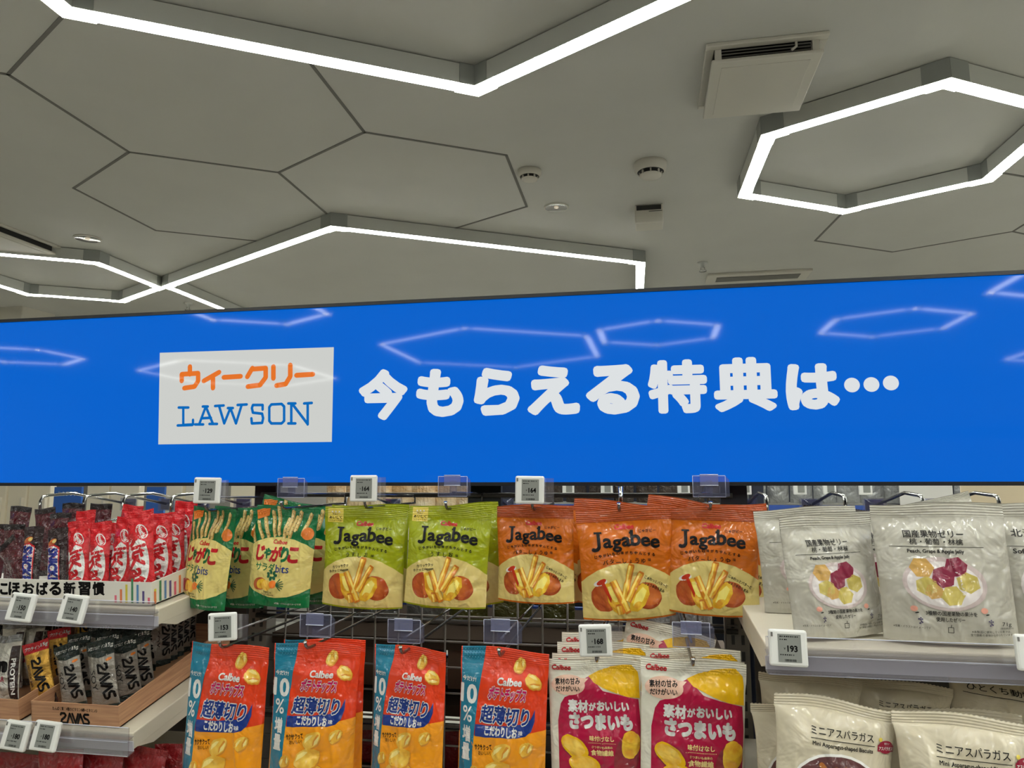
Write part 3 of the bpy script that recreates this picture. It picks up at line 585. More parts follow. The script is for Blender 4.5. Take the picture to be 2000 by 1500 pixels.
for cx, cy, r in ((3.7, 2.9, 1.07), (4.6, 5.0, 1.07), (-4.6, -4.8, 1.07), (4.6, -4.8, 1.07)):  # added out of view so that more light bounces up to the ceiling
    hexlight('unseen ring of light tubes added to raise the bounce light', cx, cy, r)['group'] = 'unseen light rings added for bounce light'

# ------------------------------------------------------------------ fittings on the ceiling
PLW = mat('vent plastic', (214, 210, 198), .45); DK = mat('dark slot', (40, 40, 38), .6); LOUV = mat('louvre grey', (112, 110, 104), .5)
def vent(label, x0, x1, y0, y1, drop=.05):
    o = thing('ceiling_vent', label, 'air vent', ((x0+x1)/2, (y0+y1)/2, HC)); w_, d_ = x1-x0, y1-y0
    fr = MB()
    for c, s in (((0, -d_/2+.012, -.006), (w_, .024, .012)), ((0, d_/2-.012, -.006), (w_, .024, .012)), ((-w_/2+.012, 0, -.006), (.024, d_-.049, .012)), ((w_/2-.012, 0, -.006), (.024, d_-.049, .012))): fr.box(c, s, PLW, bev=.003)
    fr.build('frame', o)
    MB().box((.03, .03, -drop/2), (w_-.12, d_-.12, drop-.014), DK).build('neck', o)
    MB().box((0, 0, -.0035), (w_-.05, d_-.05, .005), DK).build('duct_opening', o)
    MB().box((0, 0, -drop), (w_-.03, d_-.03, .012), PLW, bev=.004).box((0, 0, -drop-.0066), (w_-.09, d_-.09, .002), PLW, bev=.0008).build('panel', o)
    for k in range(4): MB().box((0, -d_/2+.03+k*.006, -.014-k*.006), (w_-.07, .004, .003), LOUV, Matrix.Rotation(.5, 3, 'X')).build('louvre', o)
    for sx in (-1, 1): MB().box((sx*(w_/2-.035), -d_/2+.03, -drop/2), (.018, .02, drop-.01), PLW).build('bracket', o)
    MB().tube([(w_*.24, -d_/2+.02, -.008), (w_*.24, -d_/2+.018, -drop*.55), (w_*.2, -d_/2+.018, -drop*.75)], .004, PLW).build('latch', o)
    return o
vent('square white ceiling vent with dropped panel beside the small light ring', .205, .545, 2.03, 2.40)
vent('white ceiling vent with dropped panel at the far left edge', -3.7, -3.1, 2.82, 3.3, .045)
def detector(label, x, y, r, h):
    o = thing('smoke_detector', label, 'smoke detector', (x, y, HC))
    MB().lathe([(0, 0), (r, 0), (r, -.012), (r*.94, -h*.5), (r*.8, -h*.62)], (0, 0, 0), PLW).build('base', o)
    MB().lathe([(r*.8, -h*.6), (r*.62, -h*.62), (r*.62, -h*.84), (r*.5, -h*.84)], (0, 0, 0), DK).build('vent_ring', o)
    c = MB().lathe([(r*.68, -h*.82), (r*.62, -h*.93), (r*.4, -h), (0, -h)], (0, 0, 0), PLW)
    for k in range(8): a = k*math.pi/4; c.box((r*.66*math.cos(a), r*.66*math.sin(a), -h*.73), (.006, .006, h*.28), PLW, Matrix.Rotation(a, 3, 'Z'))
    c.build('cap', o); return o
detector('smaller round white smoke detector above the ceiling downlight', -.44, 2.81, .05, .042)
detector('larger round white smoke detector above the boxy white sensor', .05, 2.83, .066, .06)
CHROME = mat('chrome', (200, 200, 198), .12, 1.0); LAMPW = mat('lamp glow', (255, 240, 214), .4, emit=.35)
def downlight(label, x, y, r):
    o = thing('downlight', label, 'downlight', (x, y, HC))
    MB().lathe([(r, 0), (r*1.12, 0), (r*1.12, -.004), (r, -.006), (r, 0)], (0, 0, 0), PLW).build('trim_ring', o)
    MB().lathe([(r, -.0055), (r*.8, -.0032), (r*.45, -.0018), (0, -.0012)], (0, 0, 0), CHROME).build('reflector', o)
    MB().lathe([(r*.2, -.0012), (r*.18, -.005), (0, -.006)], (0, 0, 0), LAMPW, 20).build('bulb', o)
    return o
downlight('small round chrome downlight between the smoke detector and the widest light ring', -.38, 3.23, .052)
downlight('small round chrome downlight beside the far left ceiling vent', -2.86, 3.21, .06)
o = thing('sensor_box', 'boxy white sensor with a dark slot hanging under the larger smoke detector', 'sensor', (.045, 3.33, HC))
MB().box((0, 0, -.045), (.13, .11, .09), PLW, bev=.006).build('casing', o); MB().box((0, -.0555, -.016), (.112, .004, .022), DK).build('slot', o); MB().box((.03, -.0555, -.034), (.06, .002, .004), LOUV).build('status_strip', o)
def sprinkler(label, p):
    o = thing('sprinkler_head', label, 'sprinkler', (p.x, p.y, HC))
    MB().lathe([(0, 0), (.03, 0), (.028, -.006), (.012, -.01), (.012, -.03), (0, -.03)], (0, 0, 0), ALU, 20).build('rosette', o)
    MB().lathe([(0, -.05), (.022, -.05), (.022, -.053), (0, -.054)], (0, 0, 0), CHROME, 20).tube([(-.01, 0, -.03), (-.012, 0, -.05)], .002, CHROME).tube([(.01, 0, -.03), (.012, 0, -.05)], .002, CHROME).build('deflector', o)
sprinkler('tiny sprinkler head on the ceiling above the right half of the sign', atz(1372, 513, HC)); sprinkler('tiny sprinkler head above the left part of the sign by the ring tip', atz(368, 592, HC))
o = thing('slot_vent', 'flat pale ceiling grille just above the top of the sign', 'air vent', (.72, 4.62, HC))
MB().box((0, 0, -.008), (.62, .2, .016), PLW, bev=.004).build('frame', o); MB().box((0, 0, -.017), (.5, .1, .004), LOUV).build('grille', o)
# hanging column box and a second sign, far left
p = aty(45, 600, 4.6); o = thing('hanging_cabinet', 'pale grey box hung from the ceiling far left behind the sign', 'cabinet', (p.x-.35, 4.6, p.z-.25))
MB().box((0, 0, .13), (1.0, .3, .26), PLW, bev=.01).build('casing', o); MB().tube([(.33, 0, .26), (.33, 0, HC-p.z+.25)], .03, ALU, 12).build('hanger', o)

# ------------------------------------------------------------------ the wide blue sign
TD = 1.40                                                    # depth of its glass
def glassy(name, col, e, rough=.04):
    M = mat(name, col, rough, spec=.1, emit=e); M.node_tree.nodes['Principled BSDF'].inputs['Base Color'].default_value = (.004, .004, .005, 1); return M
SBLUE = glassy('screen blue', (0, 97, 205), SCREEN); SWHITE = glassy('screen white', (222, 226, 228), SCREEN*.98); SORG = glassy('screen orange', (238, 120, 42), SCREEN*.9); SBL2 = glassy('screen logo blue', (8, 104, 184), SCREEN)
SBOX = glassy('screen pale', (206, 208, 204), SCREEN*.98)
BEZ = mat('black bezel', (16, 18, 22), .35)
zt, zb = CZ+.363, CZ-.018; XL, XR = -1.72, .98
sg = thing('signage_screen', 'very wide bright blue display sign above the shelves with white writing', 'display sign', ((XL+XR)/2, TD, zb))
ox, oz = (XL+XR)/2, zb
cs = MB().box((0, .036, (zt-zb)/2), (XR-XL, .07, zt-zb), BEZ, bev=.004)
cs.box((0, -.001, .0035), (XR-XL, .008, .007), BEZ).box((0, -.001, zt-zb-.0035), (XR-XL, .008, .007), BEZ).box((-(XR-XL)/2+.004, -.001, (zt-zb)/2), (.008, .008, zt-zb), BEZ).box(((XR-XL)/2-.004, -.001, (zt-zb)/2), (.008, .008, zt-zb), BEZ)
cs.build('bezel', sg)
def sp(px, py): p = aty(px, py, TD); return (p.x-ox, p.z-oz)
A = Art()
def sbox(x0, y0, x1, y1): a, b = sp(x0, y1), sp(x1, y0); return (a[0]+b[0])/2, (a[1]+b[1])/2, b[0]-a[0], b[1]-a[1]
A.poly(SBOX, [sp(309, 868), sp(312, 689), sp(652, 678), sp(648, 863)], 1)
for ch, bx in zip('今もらえる特典は', [(698, 718, 798, 823), (812, 718, 906, 816), (926, 716, 1014, 813), (1030, 711, 1132, 812), (1145, 710, 1248, 811), (1264, 698, 1382, 811), (1393, 693, 1518, 808), (1536, 708, 1637, 802)]):
    cx, cy, w_, h_ = sbox(*bx); k = .86; A.text(SWHITE, ch, cx, cy, w=w_*k, h=h_*k, dil=.062 if ch not in '特典' else .05, layer=2)
for x, y in ((1664, 752), (1702, 751), (1740, 748)): c = sp(x, y); A.ell(SWHITE, c[0], c[1], .0135, .0135, 0, 2, 24)
def sl(M, pts, wpx): A.line(M, [sp(*p) for p in pts], wpx*.00107, 2)
o_ = 10                                                       # katakana line, drawn with square strokes
for pts in ([(371, 716), (371, 731)], [(355, 744), (355, 731), (387, 729), (387, 744), (380, 755), (360, 758)], [(428, 727), (398, 744)], [(416, 738), (416, 758)], [(437, 737), (470, 735)],
            [(493, 719), (483, 736)], [(493, 721), (519, 719), (519, 737), (508, 752), (484, 755)], [(534, 716), (534, 739)], [(567, 713), (567, 735), (558, 750), (540, 753)], [(579, 733), (611, 731)]): sl(SORG, pts, o_)
for pts in ([(349, 796), (368, 796)], [(358, 796), (358, 830), (377, 829), (377, 820)], [(347, 831), (376, 830)],
            [(381, 829), (397, 829)], [(389, 829), (402, 794), (416, 828)], [(409, 828), (424, 828)], [(394, 817), (412, 816)], [(396, 794), (406, 794)],
            [(420, 793), (437, 792)], [(428, 793), (438, 827), (450, 797), (461, 827), (472, 791)], [(464, 791), (482, 790)], [(445, 797), (455, 797)],
            [(513, 800), (513, 791), (494, 791), (492, 797), (494, 806), (512, 808), (514, 817), (512, 826), (492, 827), (491, 817)],
            [(530, 790), (550, 789), (555, 794), (555, 822), (550, 827), (530, 827), (526, 822), (526, 795), (530, 790)],
            [(563, 788), (577, 788)], [(569, 788), (569, 827)], [(563, 827), (577, 827)], [(571, 789), (600, 827)], [(601, 789), (601, 829)], [(594, 788), (609, 787)]): sl(SBL2, pts, 5.5)
pm = MB().box((0, .003, (zt-zb)/2), (XR-XL-.014, .005, zt-zb-.013), SBLUE)
flat(pm, A, (0, .0005, 0), (1, 0, 0), (0, 0, 1), (0, -1, 0), .0003)
pm.build('display_panel', sg)
# ------------------------------------------------------------------ shelving: frame, wire mesh, boards, rails
YM = 1.47
STEEL = mat('shelf steel', (122, 118, 110), .45, .2); STEELD = mat('dark steel', (58, 54, 50), .5, .2); CRM = mat('shelf cream', (206, 198, 178), .45); WIRE = mat('mesh wire', (104, 98, 92), .35, .5); NAVYP = mat('dark navy post', (18, 22, 36), .4)
PANEL = mat('back panel', (78, 72, 66), .55)
xa, xb = aty(517, 1100, 1.5).x, aty(1433, 1100, 1.5).x
zl = lambda px, py, y: aty(px, py, y).z
fr = thing('gondola_rack', 'grey slotted steel shelf frame with wire mesh back in the middle bay', 'shelving', (0, YM, 0))
for x in (xa, xb):
    u = MB().box((x, .03, .66), (.042, .04, 1.32), STEEL)
    for k in range(34): u.box((x-.009, .0095, .3+k*.03), (.006, .002, .017), DK).box((x+.009, .0095, .3+k*.03), (.006, .002, .017), DK)
    u.build('upright', fr)
for z in (zl(900, 967, YM), zl(900, 1216, YM), zl(900, 1420, YM)): MB().tube([(xa, .004, z), (xb, .004, z)], .005, STEELD).build('crossbar', fr)
mm = MB(); ztop = zl(900, 1010, YM); n = int((xb-xa)/.05)
for k in range(1, n+1): x = xa+.02+k*.05; mm.tube([(x, 0, .55), (x, 0, ztop)], .0022, WIRE, 6)
z = ztop
while z > .56: mm.tube([(xa, .004, z), (xb, .004, z)], .0022, WIRE, 6); z -= .05
mm.build('wire_mesh', fr)
for nm, x0, x1 in (('left', -2.1, xa-.03), ('right', xb+.03, 1.6)):
    MB().box(((x0+x1)/2, .02, .66), (x1-x0, .012, 1.3), PANEL).build('back_panel', fr)
for px in (517, 1433, 945):
    p = aty(px, 950, 1.478); MB().box((p.x-ox, p.y+.014-TD, -.015), (.05 if px != 945 else .07, .02, .19), NAVYP).build('mount_post', sg)

EDGE = mat('plastic edge', (206, 208, 220), .25); CLR = clear('clear plastic', (240, 241, 250), .12, .05, .07); RAILC = clear('price rail plastic', (252, 252, 254), .12, .14, .05, (200, 198, 204)); RBACK = mat('rail backing', (192, 190, 196), .4); HOLD = clear('holder plastic', (236, 238, 250), .15, .1, .22)
def shelf(label, xl, xr, yf, ztop, cl, slant=.06, tilt=0):
    """white steel shelf board with side bracket and a clear price rail along its front edge"""
    o = thing('shelf_board', label, 'shelf', ((xl+xr)/2, yf, ztop))
    L = xr-xl; D_ = (YM-yf-.005)*math.cos(tilt); o.rotation_euler.x = tilt
    MB().box((0, D_/2+.002, -.014), (L, D_-.002, .027), CRM, bev=.002).build('board', o)
    s = 1 if cl == 'right' else -1; xe = s*(L/2-.006)
    MB().prism([(.01, -.026), (D_, -.026), (D_, -.026-slant), (D_-.08, -.026-slant), (.05, -.04)], 0, xe-.006, xe+.006, CRM).build('bracket', o)
    r = MB(); h1, h0 = .014, -.03
    r.prism([(-.006, h1), (-.008, h1), (-.014, h0), (-.012, h0)], 0, -L/2-.002, L/2+.002, RAILC)
    r.prism([(.001, -.012), (-.001, -.012), (-.001, h0+.002), (.001, h0+.002)], 0, -L/2-.002, L/2+.002, RBACK)
    r.prism([(-.014, h0), (.002, h0), (.002, h0+.002), (-.014, h0+.002)], 0, -L/2-.002, L/2+.002, RAILC).prism([(-.0095, -.004), (.002, -.004), (.002, -.0055), (-.0095, -.0055)], 0, -L/2-.002, L/2+.002, RAILC)
    for yy, zz in ((-.007, h1), (-.013, h0), (-.0105, -.008)): r.tube([(-L/2, yy, zz), (L/2, yy, zz)], .0007, EDGE, 4)
    r.build('price_rail', o)
    return o
YU, YL, YR = 1.13, 1.10, .985; TU, TL, TR = math.radians(5.5), math.radians(10), math.radians(3)   # the boards tip towards the shopper
ul = aty(307, 1190, YU); ll = aty(257, 1434, YL); rl = aty(1497, 1262, YR)
shelf('upper white shelf board on the left under the candy bar tray', ul.x-1.1, ul.x, YU, ul.z, 'right', .012, TU)
shelf('lower white shelf board on the left under the wood-look boxes', ll.x-1.1, ll.x, YL, ll.z, 'right', .016, TL)
shelf('white shelf board on the right carrying the fruit jelly pouches', rl.x, rl.x+1.0, YR, rl.z, 'left', .006, TR)
zB = zl(1632, 1366, 1.0)-.205
shelf('white shelf board low on the right under the biscuit packets', rl.x, rl.x+1.0, .95, zB, 'left')
shelf('white shelf board at the bottom left under the red packets', ll.x-1.1, ll.x+.02, .97, zl(200, 1500, 1.05)-.09, 'right')

# open card trays and boxes
CARD = mat('white card', (222, 218, 206), .5); WOODP = mat('wood print', (196, 150, 112), .5, noise=((170, 124, 92), 12))
MATS['wood print'].node_tree.nodes['Noise Texture'].inputs['Scale'].default_value = 6
def _stretch(M, v):
    nt = M.node_tree; mp = nt.nodes.new('ShaderNodeMapping'); mp.inputs['Scale'].default_value = v
    nt.links.new(nt.nodes['Texture Coordinate'].outputs['Object'], mp.inputs['Vector']); nt.links.new(mp.outputs[0], nt.nodes['Noise Texture'].inputs['Vector'])
_stretch(WOODP, (2, 2, 40))
def tray(name, label, x0, x1, y0, y1, z0, hf, hb, M, art=None, side_art=None, tilt=0):
    o = thing(name, label, 'display box', ((x0+x1)/2, y0, z0)); L = x1-x0; D_ = y1-y0; t = .002; o.rotation_euler.x = tilt; o.location.z += math.tan(tilt)*(y0-(YU if tilt < .15 else YL))
    b = MB().box((0, D_/2, t/2), (L, D_, t), M); f = MB().box((0, t/2, hf/2), (L, t, hf), M)
    if art: flat(f, art, (-L/2, 0, 0), (1, 0, 0), (0, 0, 1), (0, -1, 0))
    b.prism([(0, 0), (D_, 0), (D_, hb), (0, hf)], 0, -L/2, -L/2+t, M)
    b.box((0, D_-t/2, hb/2), (L, t, hb), M); b.build('body', o); f.build('front_panel', o)
    s = MB().prism([(t, 0), (D_, 0), (D_, hb), (t, hf)], 0, L/2-t, L/2, M)
    if side_art: flat(s, side_art, (L/2, 0, 0), (0, 1, 0), (0, 0, 1), (1, 0, 0))
    s.build('side_panel', o); return o
tr = aty(299, 1137, (YU+.016)); hT = tr.z-ul.z-.002; xT0 = tr.x-.95
A = Art(); q = lambda px, py: (aty(px, py, (YU+.016)).x-xT0, aty(px, py, (YU+.016)).z-ul.z)
for c, X in zip('にほおばる新習慣', (24, 120, 230, 338, 440, 552, 668, 778)): c_ = q(X/4, 930+885/4); A.text(K, c, c_[0], c_[1], h=.0215, w=.0222, dil=.045, layer=1)
BARC = [ink('bar '+str(i), c, .5, None, 0) for i, c in enumerate(((222, 110, 130), (222, 120, 70), (212, 196, 70), (64, 128, 88), (80, 132, 178), (92, 78, 130), (214, 96, 120), (224, 130, 80)))]
for i, (X, h) in enumerate(((903, 230), (945, 255), (988, 275), (1033, 300), (1075, 275), (1120, 250), (1163, 224), (1212, 250))):
    p0 = q((X-9)/4, 1188); A.rect(BARC[i], p0[0], .004, p0[0]+.0042, .004+(h-200)*.00042, 1)
Bs = Art()
for i, h in enumerate((.03, .044, .04, .036, .03, .04, .03)): Bs.rect(BARC[(i+2) % 8], .006+i*.0135, .003, .012+i*.0135, .003+h*.8, 1)
tray('display_tray', 'long white card tray of chocolate bars with black writing and coloured stripes', xT0, tr.x, (YU+.016), 1.44, ul.z+.0005, hT, hT+.012, CARD, A, Bs, TU)
YW = YL+.014; wr = aty(236, 1379, YW); wl = aty(65, 1374, YW); hW = wr.z-ll.z-.001
A = Art(); q = lambda px, py: (aty(px, py, YW).x-wl.x, aty(px, py, YW).z-ll.z)
c_ = q(150, 1387); A.text(K, 'たんぱく質｜4種のビタミンB群+ビタミンD', c_[0], c_[1], w=.085, h=.0063, dil=.02, layer=1)
c_ = q(148, 1405); savas(A, K, c_[0], c_[1]-.001, .057, .02, 0, 1)
tray('display_box', 'wood-look card box of protein bars with black writing on its front', wl.x, wr.x, YW, 1.44, ll.z+.0005, hW, hW+.012, WOODP, A, None, TL)
tray('display_box', 'wood-look card box of white bars cut off by the left edge', wl.x-.23, aty(41, 1370, YW).x, YW, 1.44, ll.z+.0005, hW, hW+.012, WOODP, None, None, TL)

# ------------------------------------------------------------------ hooks, clear holders, electronic price tags
TAGW = mat('tag white', (226, 226, 220), .35); PAPER = mat('e-paper', (132, 134, 128), .5)
def price_tag(label, price, px, py, y, wpx=54, rz=0, ry=0, rx=0):
    p = aty(px, py, y); W = .046*wpx/54 if wpx != 54 else .046
    W = wpx*mpp(p); o = thing('price_tag', label, 'price tag', p, [math.radians(v) for v in (rx, ry, rz)])
    H = W*.95; MB().box((0, .004, 0), (W, .008, H), TAGW, bev=.0028).box((-W*.42, -.0002, H*.36), (W*.05, .001, H*.12), LOUV).build('case', o)
    d = MB().box((.03*W, .0006, 0), (W*.6, .002, H*.76), PAPER); a = Art()
    if price: a.text(K, '￥', -.13, -.01, w=.05, layer=1)
    if price: a.text(K, price, .07, -.01, w=.25, h=.15, dil=.04, layer=1)
    R = random.Random(price+label)
    for yy, n_, w0 in ((.3, 9, .5), (.22, 4, .26), (-.17, 7, .44)):
        for k in range(n_): a.rect(K, -.25+k*.5/9, yy-.016, -.25+k*.5/9+.02+R.random()*.025, yy+.014, 1)
    for k in range(16): a.rect(K, -.14+k*.019, -.34, -.14+k*.019+.006+R.random()*.007, -.28, 1)
    flat(d, a, (.03*W, -.0004, 0), (W, 0, 0), (0, 0, W), (0, -1, 0), .00012); d.build('display', o); return o
HKM = mat('hook steel', (120, 118, 120), .22, .9)
def hook(label, tx, ty, y, hold=None, dz=.042, cl=True, mesh=YM):
    """wire hook out of the mesh: a carrying prong with a turned-up tip and an upper wire that ends in a clear holder"""
    p = aty(tx, ty, y); o = thing('display_hook', label, 'display hook', (p.x, mesh, p.z)); L = p.y-mesh
    MB().tube([(0, .0, 0), (0, L+.016, 0), (0, L+.006, .0015), (0, L, .006), (0, L-.003, .012)], .0024, HKM).tube([(0, L-.003, .0118), (0, L-.0034, .0125)], .0034, CHROME).build('prong', o)
    if hold:
        h = aty(hold[0], hold[1], y-.006); hx, hz = h.x-p.x, h.z-p.z
        MB().tube([(0, 0, 0), (0, 0, hz-.024), (hx*.2, -.012, hz-.018), (hx, L-.004, hz-.01)], .0018, HKM).build('upper_wire', o)
        if cl:
            W = .05; t = MB().box((hx, L-.006, hz), (W*1.0, .0012, W*.66), CLR).box((hx, L-.0085, hz+W*.2), (W*.56, .0014, W*.34), HOLD).box((hx, L-.002, hz-W*.05), (W*.2, .008, W*.5), CLR)
            for x0_, z0_, x1_, z1_ in ((-.5, -.33, .5, -.33), (-.5, .33, .5, .33), (-.5, -.33, -.5, .33), (.5, -.33, .5, .33)): t.tube([(hx+W*x0_, L-.006, hz+W*z0_), (hx+W*x1_, L-.006, hz+W*z1_)], .00045, EDGE, 4)
            for zz in (.03, .37): t.tube([(hx-W*.28, L-.0095, hz+W*zz), (hx+W*.28, L-.0095, hz+W*zz)], .0006, EDGE, 4)
            t.prism([(hx+W*.5, hz-W*.33), (hx+W*.62, hz-W*.3), (hx+W*.62, hz+W*.2), (hx+W*.5, hz+W*.33)], 1, L-.0062, L-.005, CLR).build('tag_holder', o)
        else:
            MB().box((hx+.012, L+.002, hz), (.05, .0012, .04), RAILC).build('tag_holder', o)
    return o
UY, LY = 1.195, 1.065
for nm, tx, ty, hd, wire in (('green stick pouch at the far left of the top row', 402, 998, (404, 960), 0), ('second green stick pouch', 550, 994, (568, 953), 1), ('left lime pouch', 713, 993, (710, 955), 0), ('right lime pouch', 871, 995, (884, 950), 1), ('leftmost orange pouch', 1040, 996, (1037, 958), 0), ('rightmost orange pouch', 1388, 996, (1385, 950), 1)):
    hook('chrome wire hook holding the '+nm, tx, ty, UY, hd, cl=bool(wire))
o = hook('chrome wire hook without a holder, rising behind the middle orange pouch', 1209, 998, UY, None); p = aty(1207, 950, UY+.1); b = aty(1209, 998, UY)
MB().tube([(0, -.175, 0), (0, -.175, p.z-b.z)], .004, CHROME).build('riser', o)
for nm, tx, ty, hd, wire in (('leftmost potato chip pouch', 430, 1268, (436, 1226), 0), ('second potato chip pouch from the left', 597, 1269, (616, 1222), 1), ('third potato chip pouch from the left', 783, 1279, (789, 1233), 1), ('rightmost potato chip pouch', 975, 1284, (978, 1234), 1), ('left sweet potato pouch', 1165, 1295, (1164, 1252), 0), ('right sweet potato pouch', 1354, 1303, (1350, 1240), 1)):
    hook('chrome wire hook holding the '+nm, tx, ty, LY, hd, cl=bool(wire))
price_tag('white price tag 129 hanging over the green stick pouch', '129', 403, 958, UY-.012, 53, 8, 1)
price_tag('white price tag 164 hanging over the left lime pouch', '164', 709, 954, UY-.012, 54, 5)
price_tag('white price tag 164 hanging over the leftmost orange pouch', '164', 1034, 957, UY-.012, 57, 0, 1)
price_tag('white price tag 153 hanging over the leftmost potato chip pouch', '153', 433, 1225, LY-.012, 56, 10, -3)
price_tag('white price tag 168 hanging over the left sweet potato pouch', '168', 1163, 1252, LY-.012, 64, 4, -2)
price_tag('white price tag 150, left of the two on the upper left rail', '150', 39, 1186, YU-.028, 56, 0, 4, -12)
price_tag('white price tag 140, right of the two on the upper left rail', '140', 140, 1189, YU-.028, 56, 0, 5, -12)
price_tag('white price tag 180 on the lower left rail at the photo edge', '180', 28, 1437, YL-.028, 56, 0, 4, -12)
price_tag('white price tag 180 on the lower left rail, below the wood-look box', '180', 86, 1438, YL-.028, 57, 0, 3, -12)
price_tag('white price tag 193 clipped to the right shelf rail', '193', 1540, 1266, YR-.028, 72, 0, 1, -8)
price_tag('white price tag cut off by the right edge on the right shelf rail', '', 2026, 1276, YR-.028, 72, 0, 1, -8)

# ------------------------------------------------------------------ pouches on the hooks
def bag(k, label, x, y, w, d, **a): return packet(k, label, (x, y), w, d, **a)
b0 = UY+.034
bag('bits', 'green stick pouch under price tag 129, turned to the left', 414, 992, 138, b0, rz=-22, ry=2, seed=3)
bag('bits', 'green stick pouch half hidden behind the one under price tag 129', 470, 990, 138, b0+.07, rz=-14, seed=4)
bag('bits', 'front green stick pouch beside the lime pouches, facing forward', 560, 990, 137, b0, rz=-4, ry=3, seed=5)
bag('bits', 'green stick pouch peeping out right of the front green one', 602, 989, 134, b0+.07, rz=4, ry=2, seed=4)
bag('bits', 'hindmost green stick pouch, its corner above the front green one', 575, 978, 132, b0+.13, ry=10, seed=4)
bag('lime', 'left lime pouch with printed fries, under price tag 164', 717, 990, 165, b0, rz=2, ry=2, seed=6)
bag('lime', 'lime pouch hidden behind the left lime pouch', 722, 986, 160, b0+.06, seed=7)
bag('lime', 'right lime pouch with printed fries, beside the orange pouches', 880, 990, 164, b0-.004, rz=3, ry=3, seed=8)
bag('lime', 'lime pouch behind the right one, its top corner showing', 890, 986, 166, b0+.06, ry=-4, rz=6, seed=7)
bag('soy', 'leftmost orange pouch with printed fries, under price tag 164', 1044, 990, 157, b0, rz=-8, ry=0, seed=10)
bag('soy', 'orange pouch behind the leftmost orange pouch', 1062, 986, 160, b0+.06, ry=-1, seed=11)
bag('soy', 'middle orange pouch with printed fries', 1215, 992, 182, b0-.004, rz=8, ry=-3, seed=12)
bag('soy', 'orange pouch tilted behind the middle orange pouch', 1208, 980, 172, b0+.06, ry=5, seed=11)
bag('soy', 'rightmost orange pouch with printed fries, glossy with reflections', 1389, 993, 174, b0, rz=-6, ry=1, seed=14)
bag('soy', 'orange pouch behind the rightmost one, sticking out to the right', 1407, 986, 172, b0+.06, ry=-3, seed=11)
bag('soy', 'hindmost orange pouch, a corner above the rightmost ones', 1350, 978, 165, b0+.12, ry=9, seed=11)
c0 = LY+.034
bag('chips', 'leftmost red and yellow potato chip pouch, under price tag 153', 447, 1259, 176, c0, rz=-4, ry=1, seed=20)
bag('chips', 'second potato chip pouch from the left', 622, 1256, 168, c0, rz=8, ry=2, seed=21)
bag('chips', 'potato chip pouch behind the second one from the left', 632, 1249, 166, c0+.055, ry=-1, seed=22)
bag('chips', 'third potato chip pouch from the left', 801, 1264, 160, c0, rz=-12, ry=1, seed=23)
bag('chips', 'rightmost potato chip pouch, beside the sweet potato pouches', 987, 1267, 176, c0, rz=-3, ry=2, seed=24)
bag('sweet', 'left white and magenta sweet potato pouch, under price tag 168', 1159, 1288, 182, c0, rz=-2, ry=-1, seed=30)
bag('sweet', 'sweet potato pouch just behind the left one', 1169, 1274, 180, c0+.05, seed=31)
bag('sweet', 'sweet potato pouch third in line behind the left one', 1178, 1252, 178, c0+.1, seed=31)
bag('sweet', 'hindmost sweet potato pouch on the hook under price tag 168', 1186, 1233, 176, c0+.15, seed=31)
bag('sweet', 'right white and magenta sweet potato pouch, at the end of the row', 1353, 1290, 200, c0-.01, rz=2, ry=2.5, seed=33)
bag('sweet', 'sweet potato pouch just behind the right one', 1352, 1285, 195, c0+.045, rz=2, ry=1, seed=31)
bag('sweet', 'sweet potato pouch third in line behind the right one', 1352, 1264, 180, c0+.095, ry=0, seed=31)
bag('sweet', 'tilted hindmost sweet potato pouch behind the right one', 1312, 1222, 172, c0+.15, ry=14, seed=31)

# ------------------------------------------------------------------ right shelf
fr_ = rl.z+.001
def std(k, label, x, w, y, z, **a): return packet(k, label, (x, 1000), w, y, fz=z+math.tan(TR)*(y-YR), **a)
std('jelly', 'white fruit jelly pouch standing behind price tag 193', 1612, 205, 1.05, fr_, rz=24, ry=-1, rx=-4, seed=40)
std('jelly', 'wider white fruit jelly pouch facing forward on the right shelf', 1828, 236, 1.04, fr_, rz=-3, rx=-4, seed=41)
std('jelly', 'fruit jelly pouch leaning behind the orange pouches at the left end', 1572, 200, 1.18, fr_, rz=10, ry=-3, seed=42, hs=.9)
std('jelly', 'fruit jelly pouch standing behind between the two front jelly pouches', 1712, 205, 1.15, fr_, seed=42, hs=.9)
std('seed', 'white pouch with a round brown picture at the right edge', 2062, 240, 1.05, fr_, rz=-12, rx=-4, seed=43)
std('seed', 'white pouch with a round brown picture between the jelly and the right edge', 1925, 225, 1.16, fr_, seed=44, hs=.88)
bag('plain', 'tall pale pouch whose top rises behind the right-hand pouches', 1955, 984, 300, 1.26, ry=1, rz=-4, seed=45, hs=.52)
bag('plain', 'pale pouch corner peeping out behind the wider jelly pouch', 1800, 980, 180, 1.36, ry=-14, seed=45, hs=.6)
bag('dark', 'dark brown packet edge behind the jelly pouch by price tag 193', 1640, 992, 135, 1.32, ry=5, seed=46)
bag('dark', 'dark brown packet edge behind the wider jelly pouch', 1735, 998, 110, 1.33, ry=-4, seed=46)
zB += .001
bag('biscuit', 'front left biscuit packet with a plum plate of biscuits', 1630, 1368, 232, .985, rz=6, ry=7, rx=-6, seed=50)
bag('biscuit', 'front right biscuit packet at the bottom right edge', 1878, 1398, 250, .97, rz=-4, ry=2, rx=-6, seed=51)
bag('biscuit', 'biscuit packet at the left behind the front left one', 1565, 1369, 200, 1.07, ry=-1, rz=8, seed=52, hs=.9)
bag('biscuit', 'biscuit packet lying back in shadow behind the front left one', 1580, 1318, 190, 1.18, ry=3, seed=52, hs=.9)
bag('biscuit', 'biscuit packet just behind the front right one', 1850, 1383, 245, 1.05, ry=-1, rz=-6, seed=52)
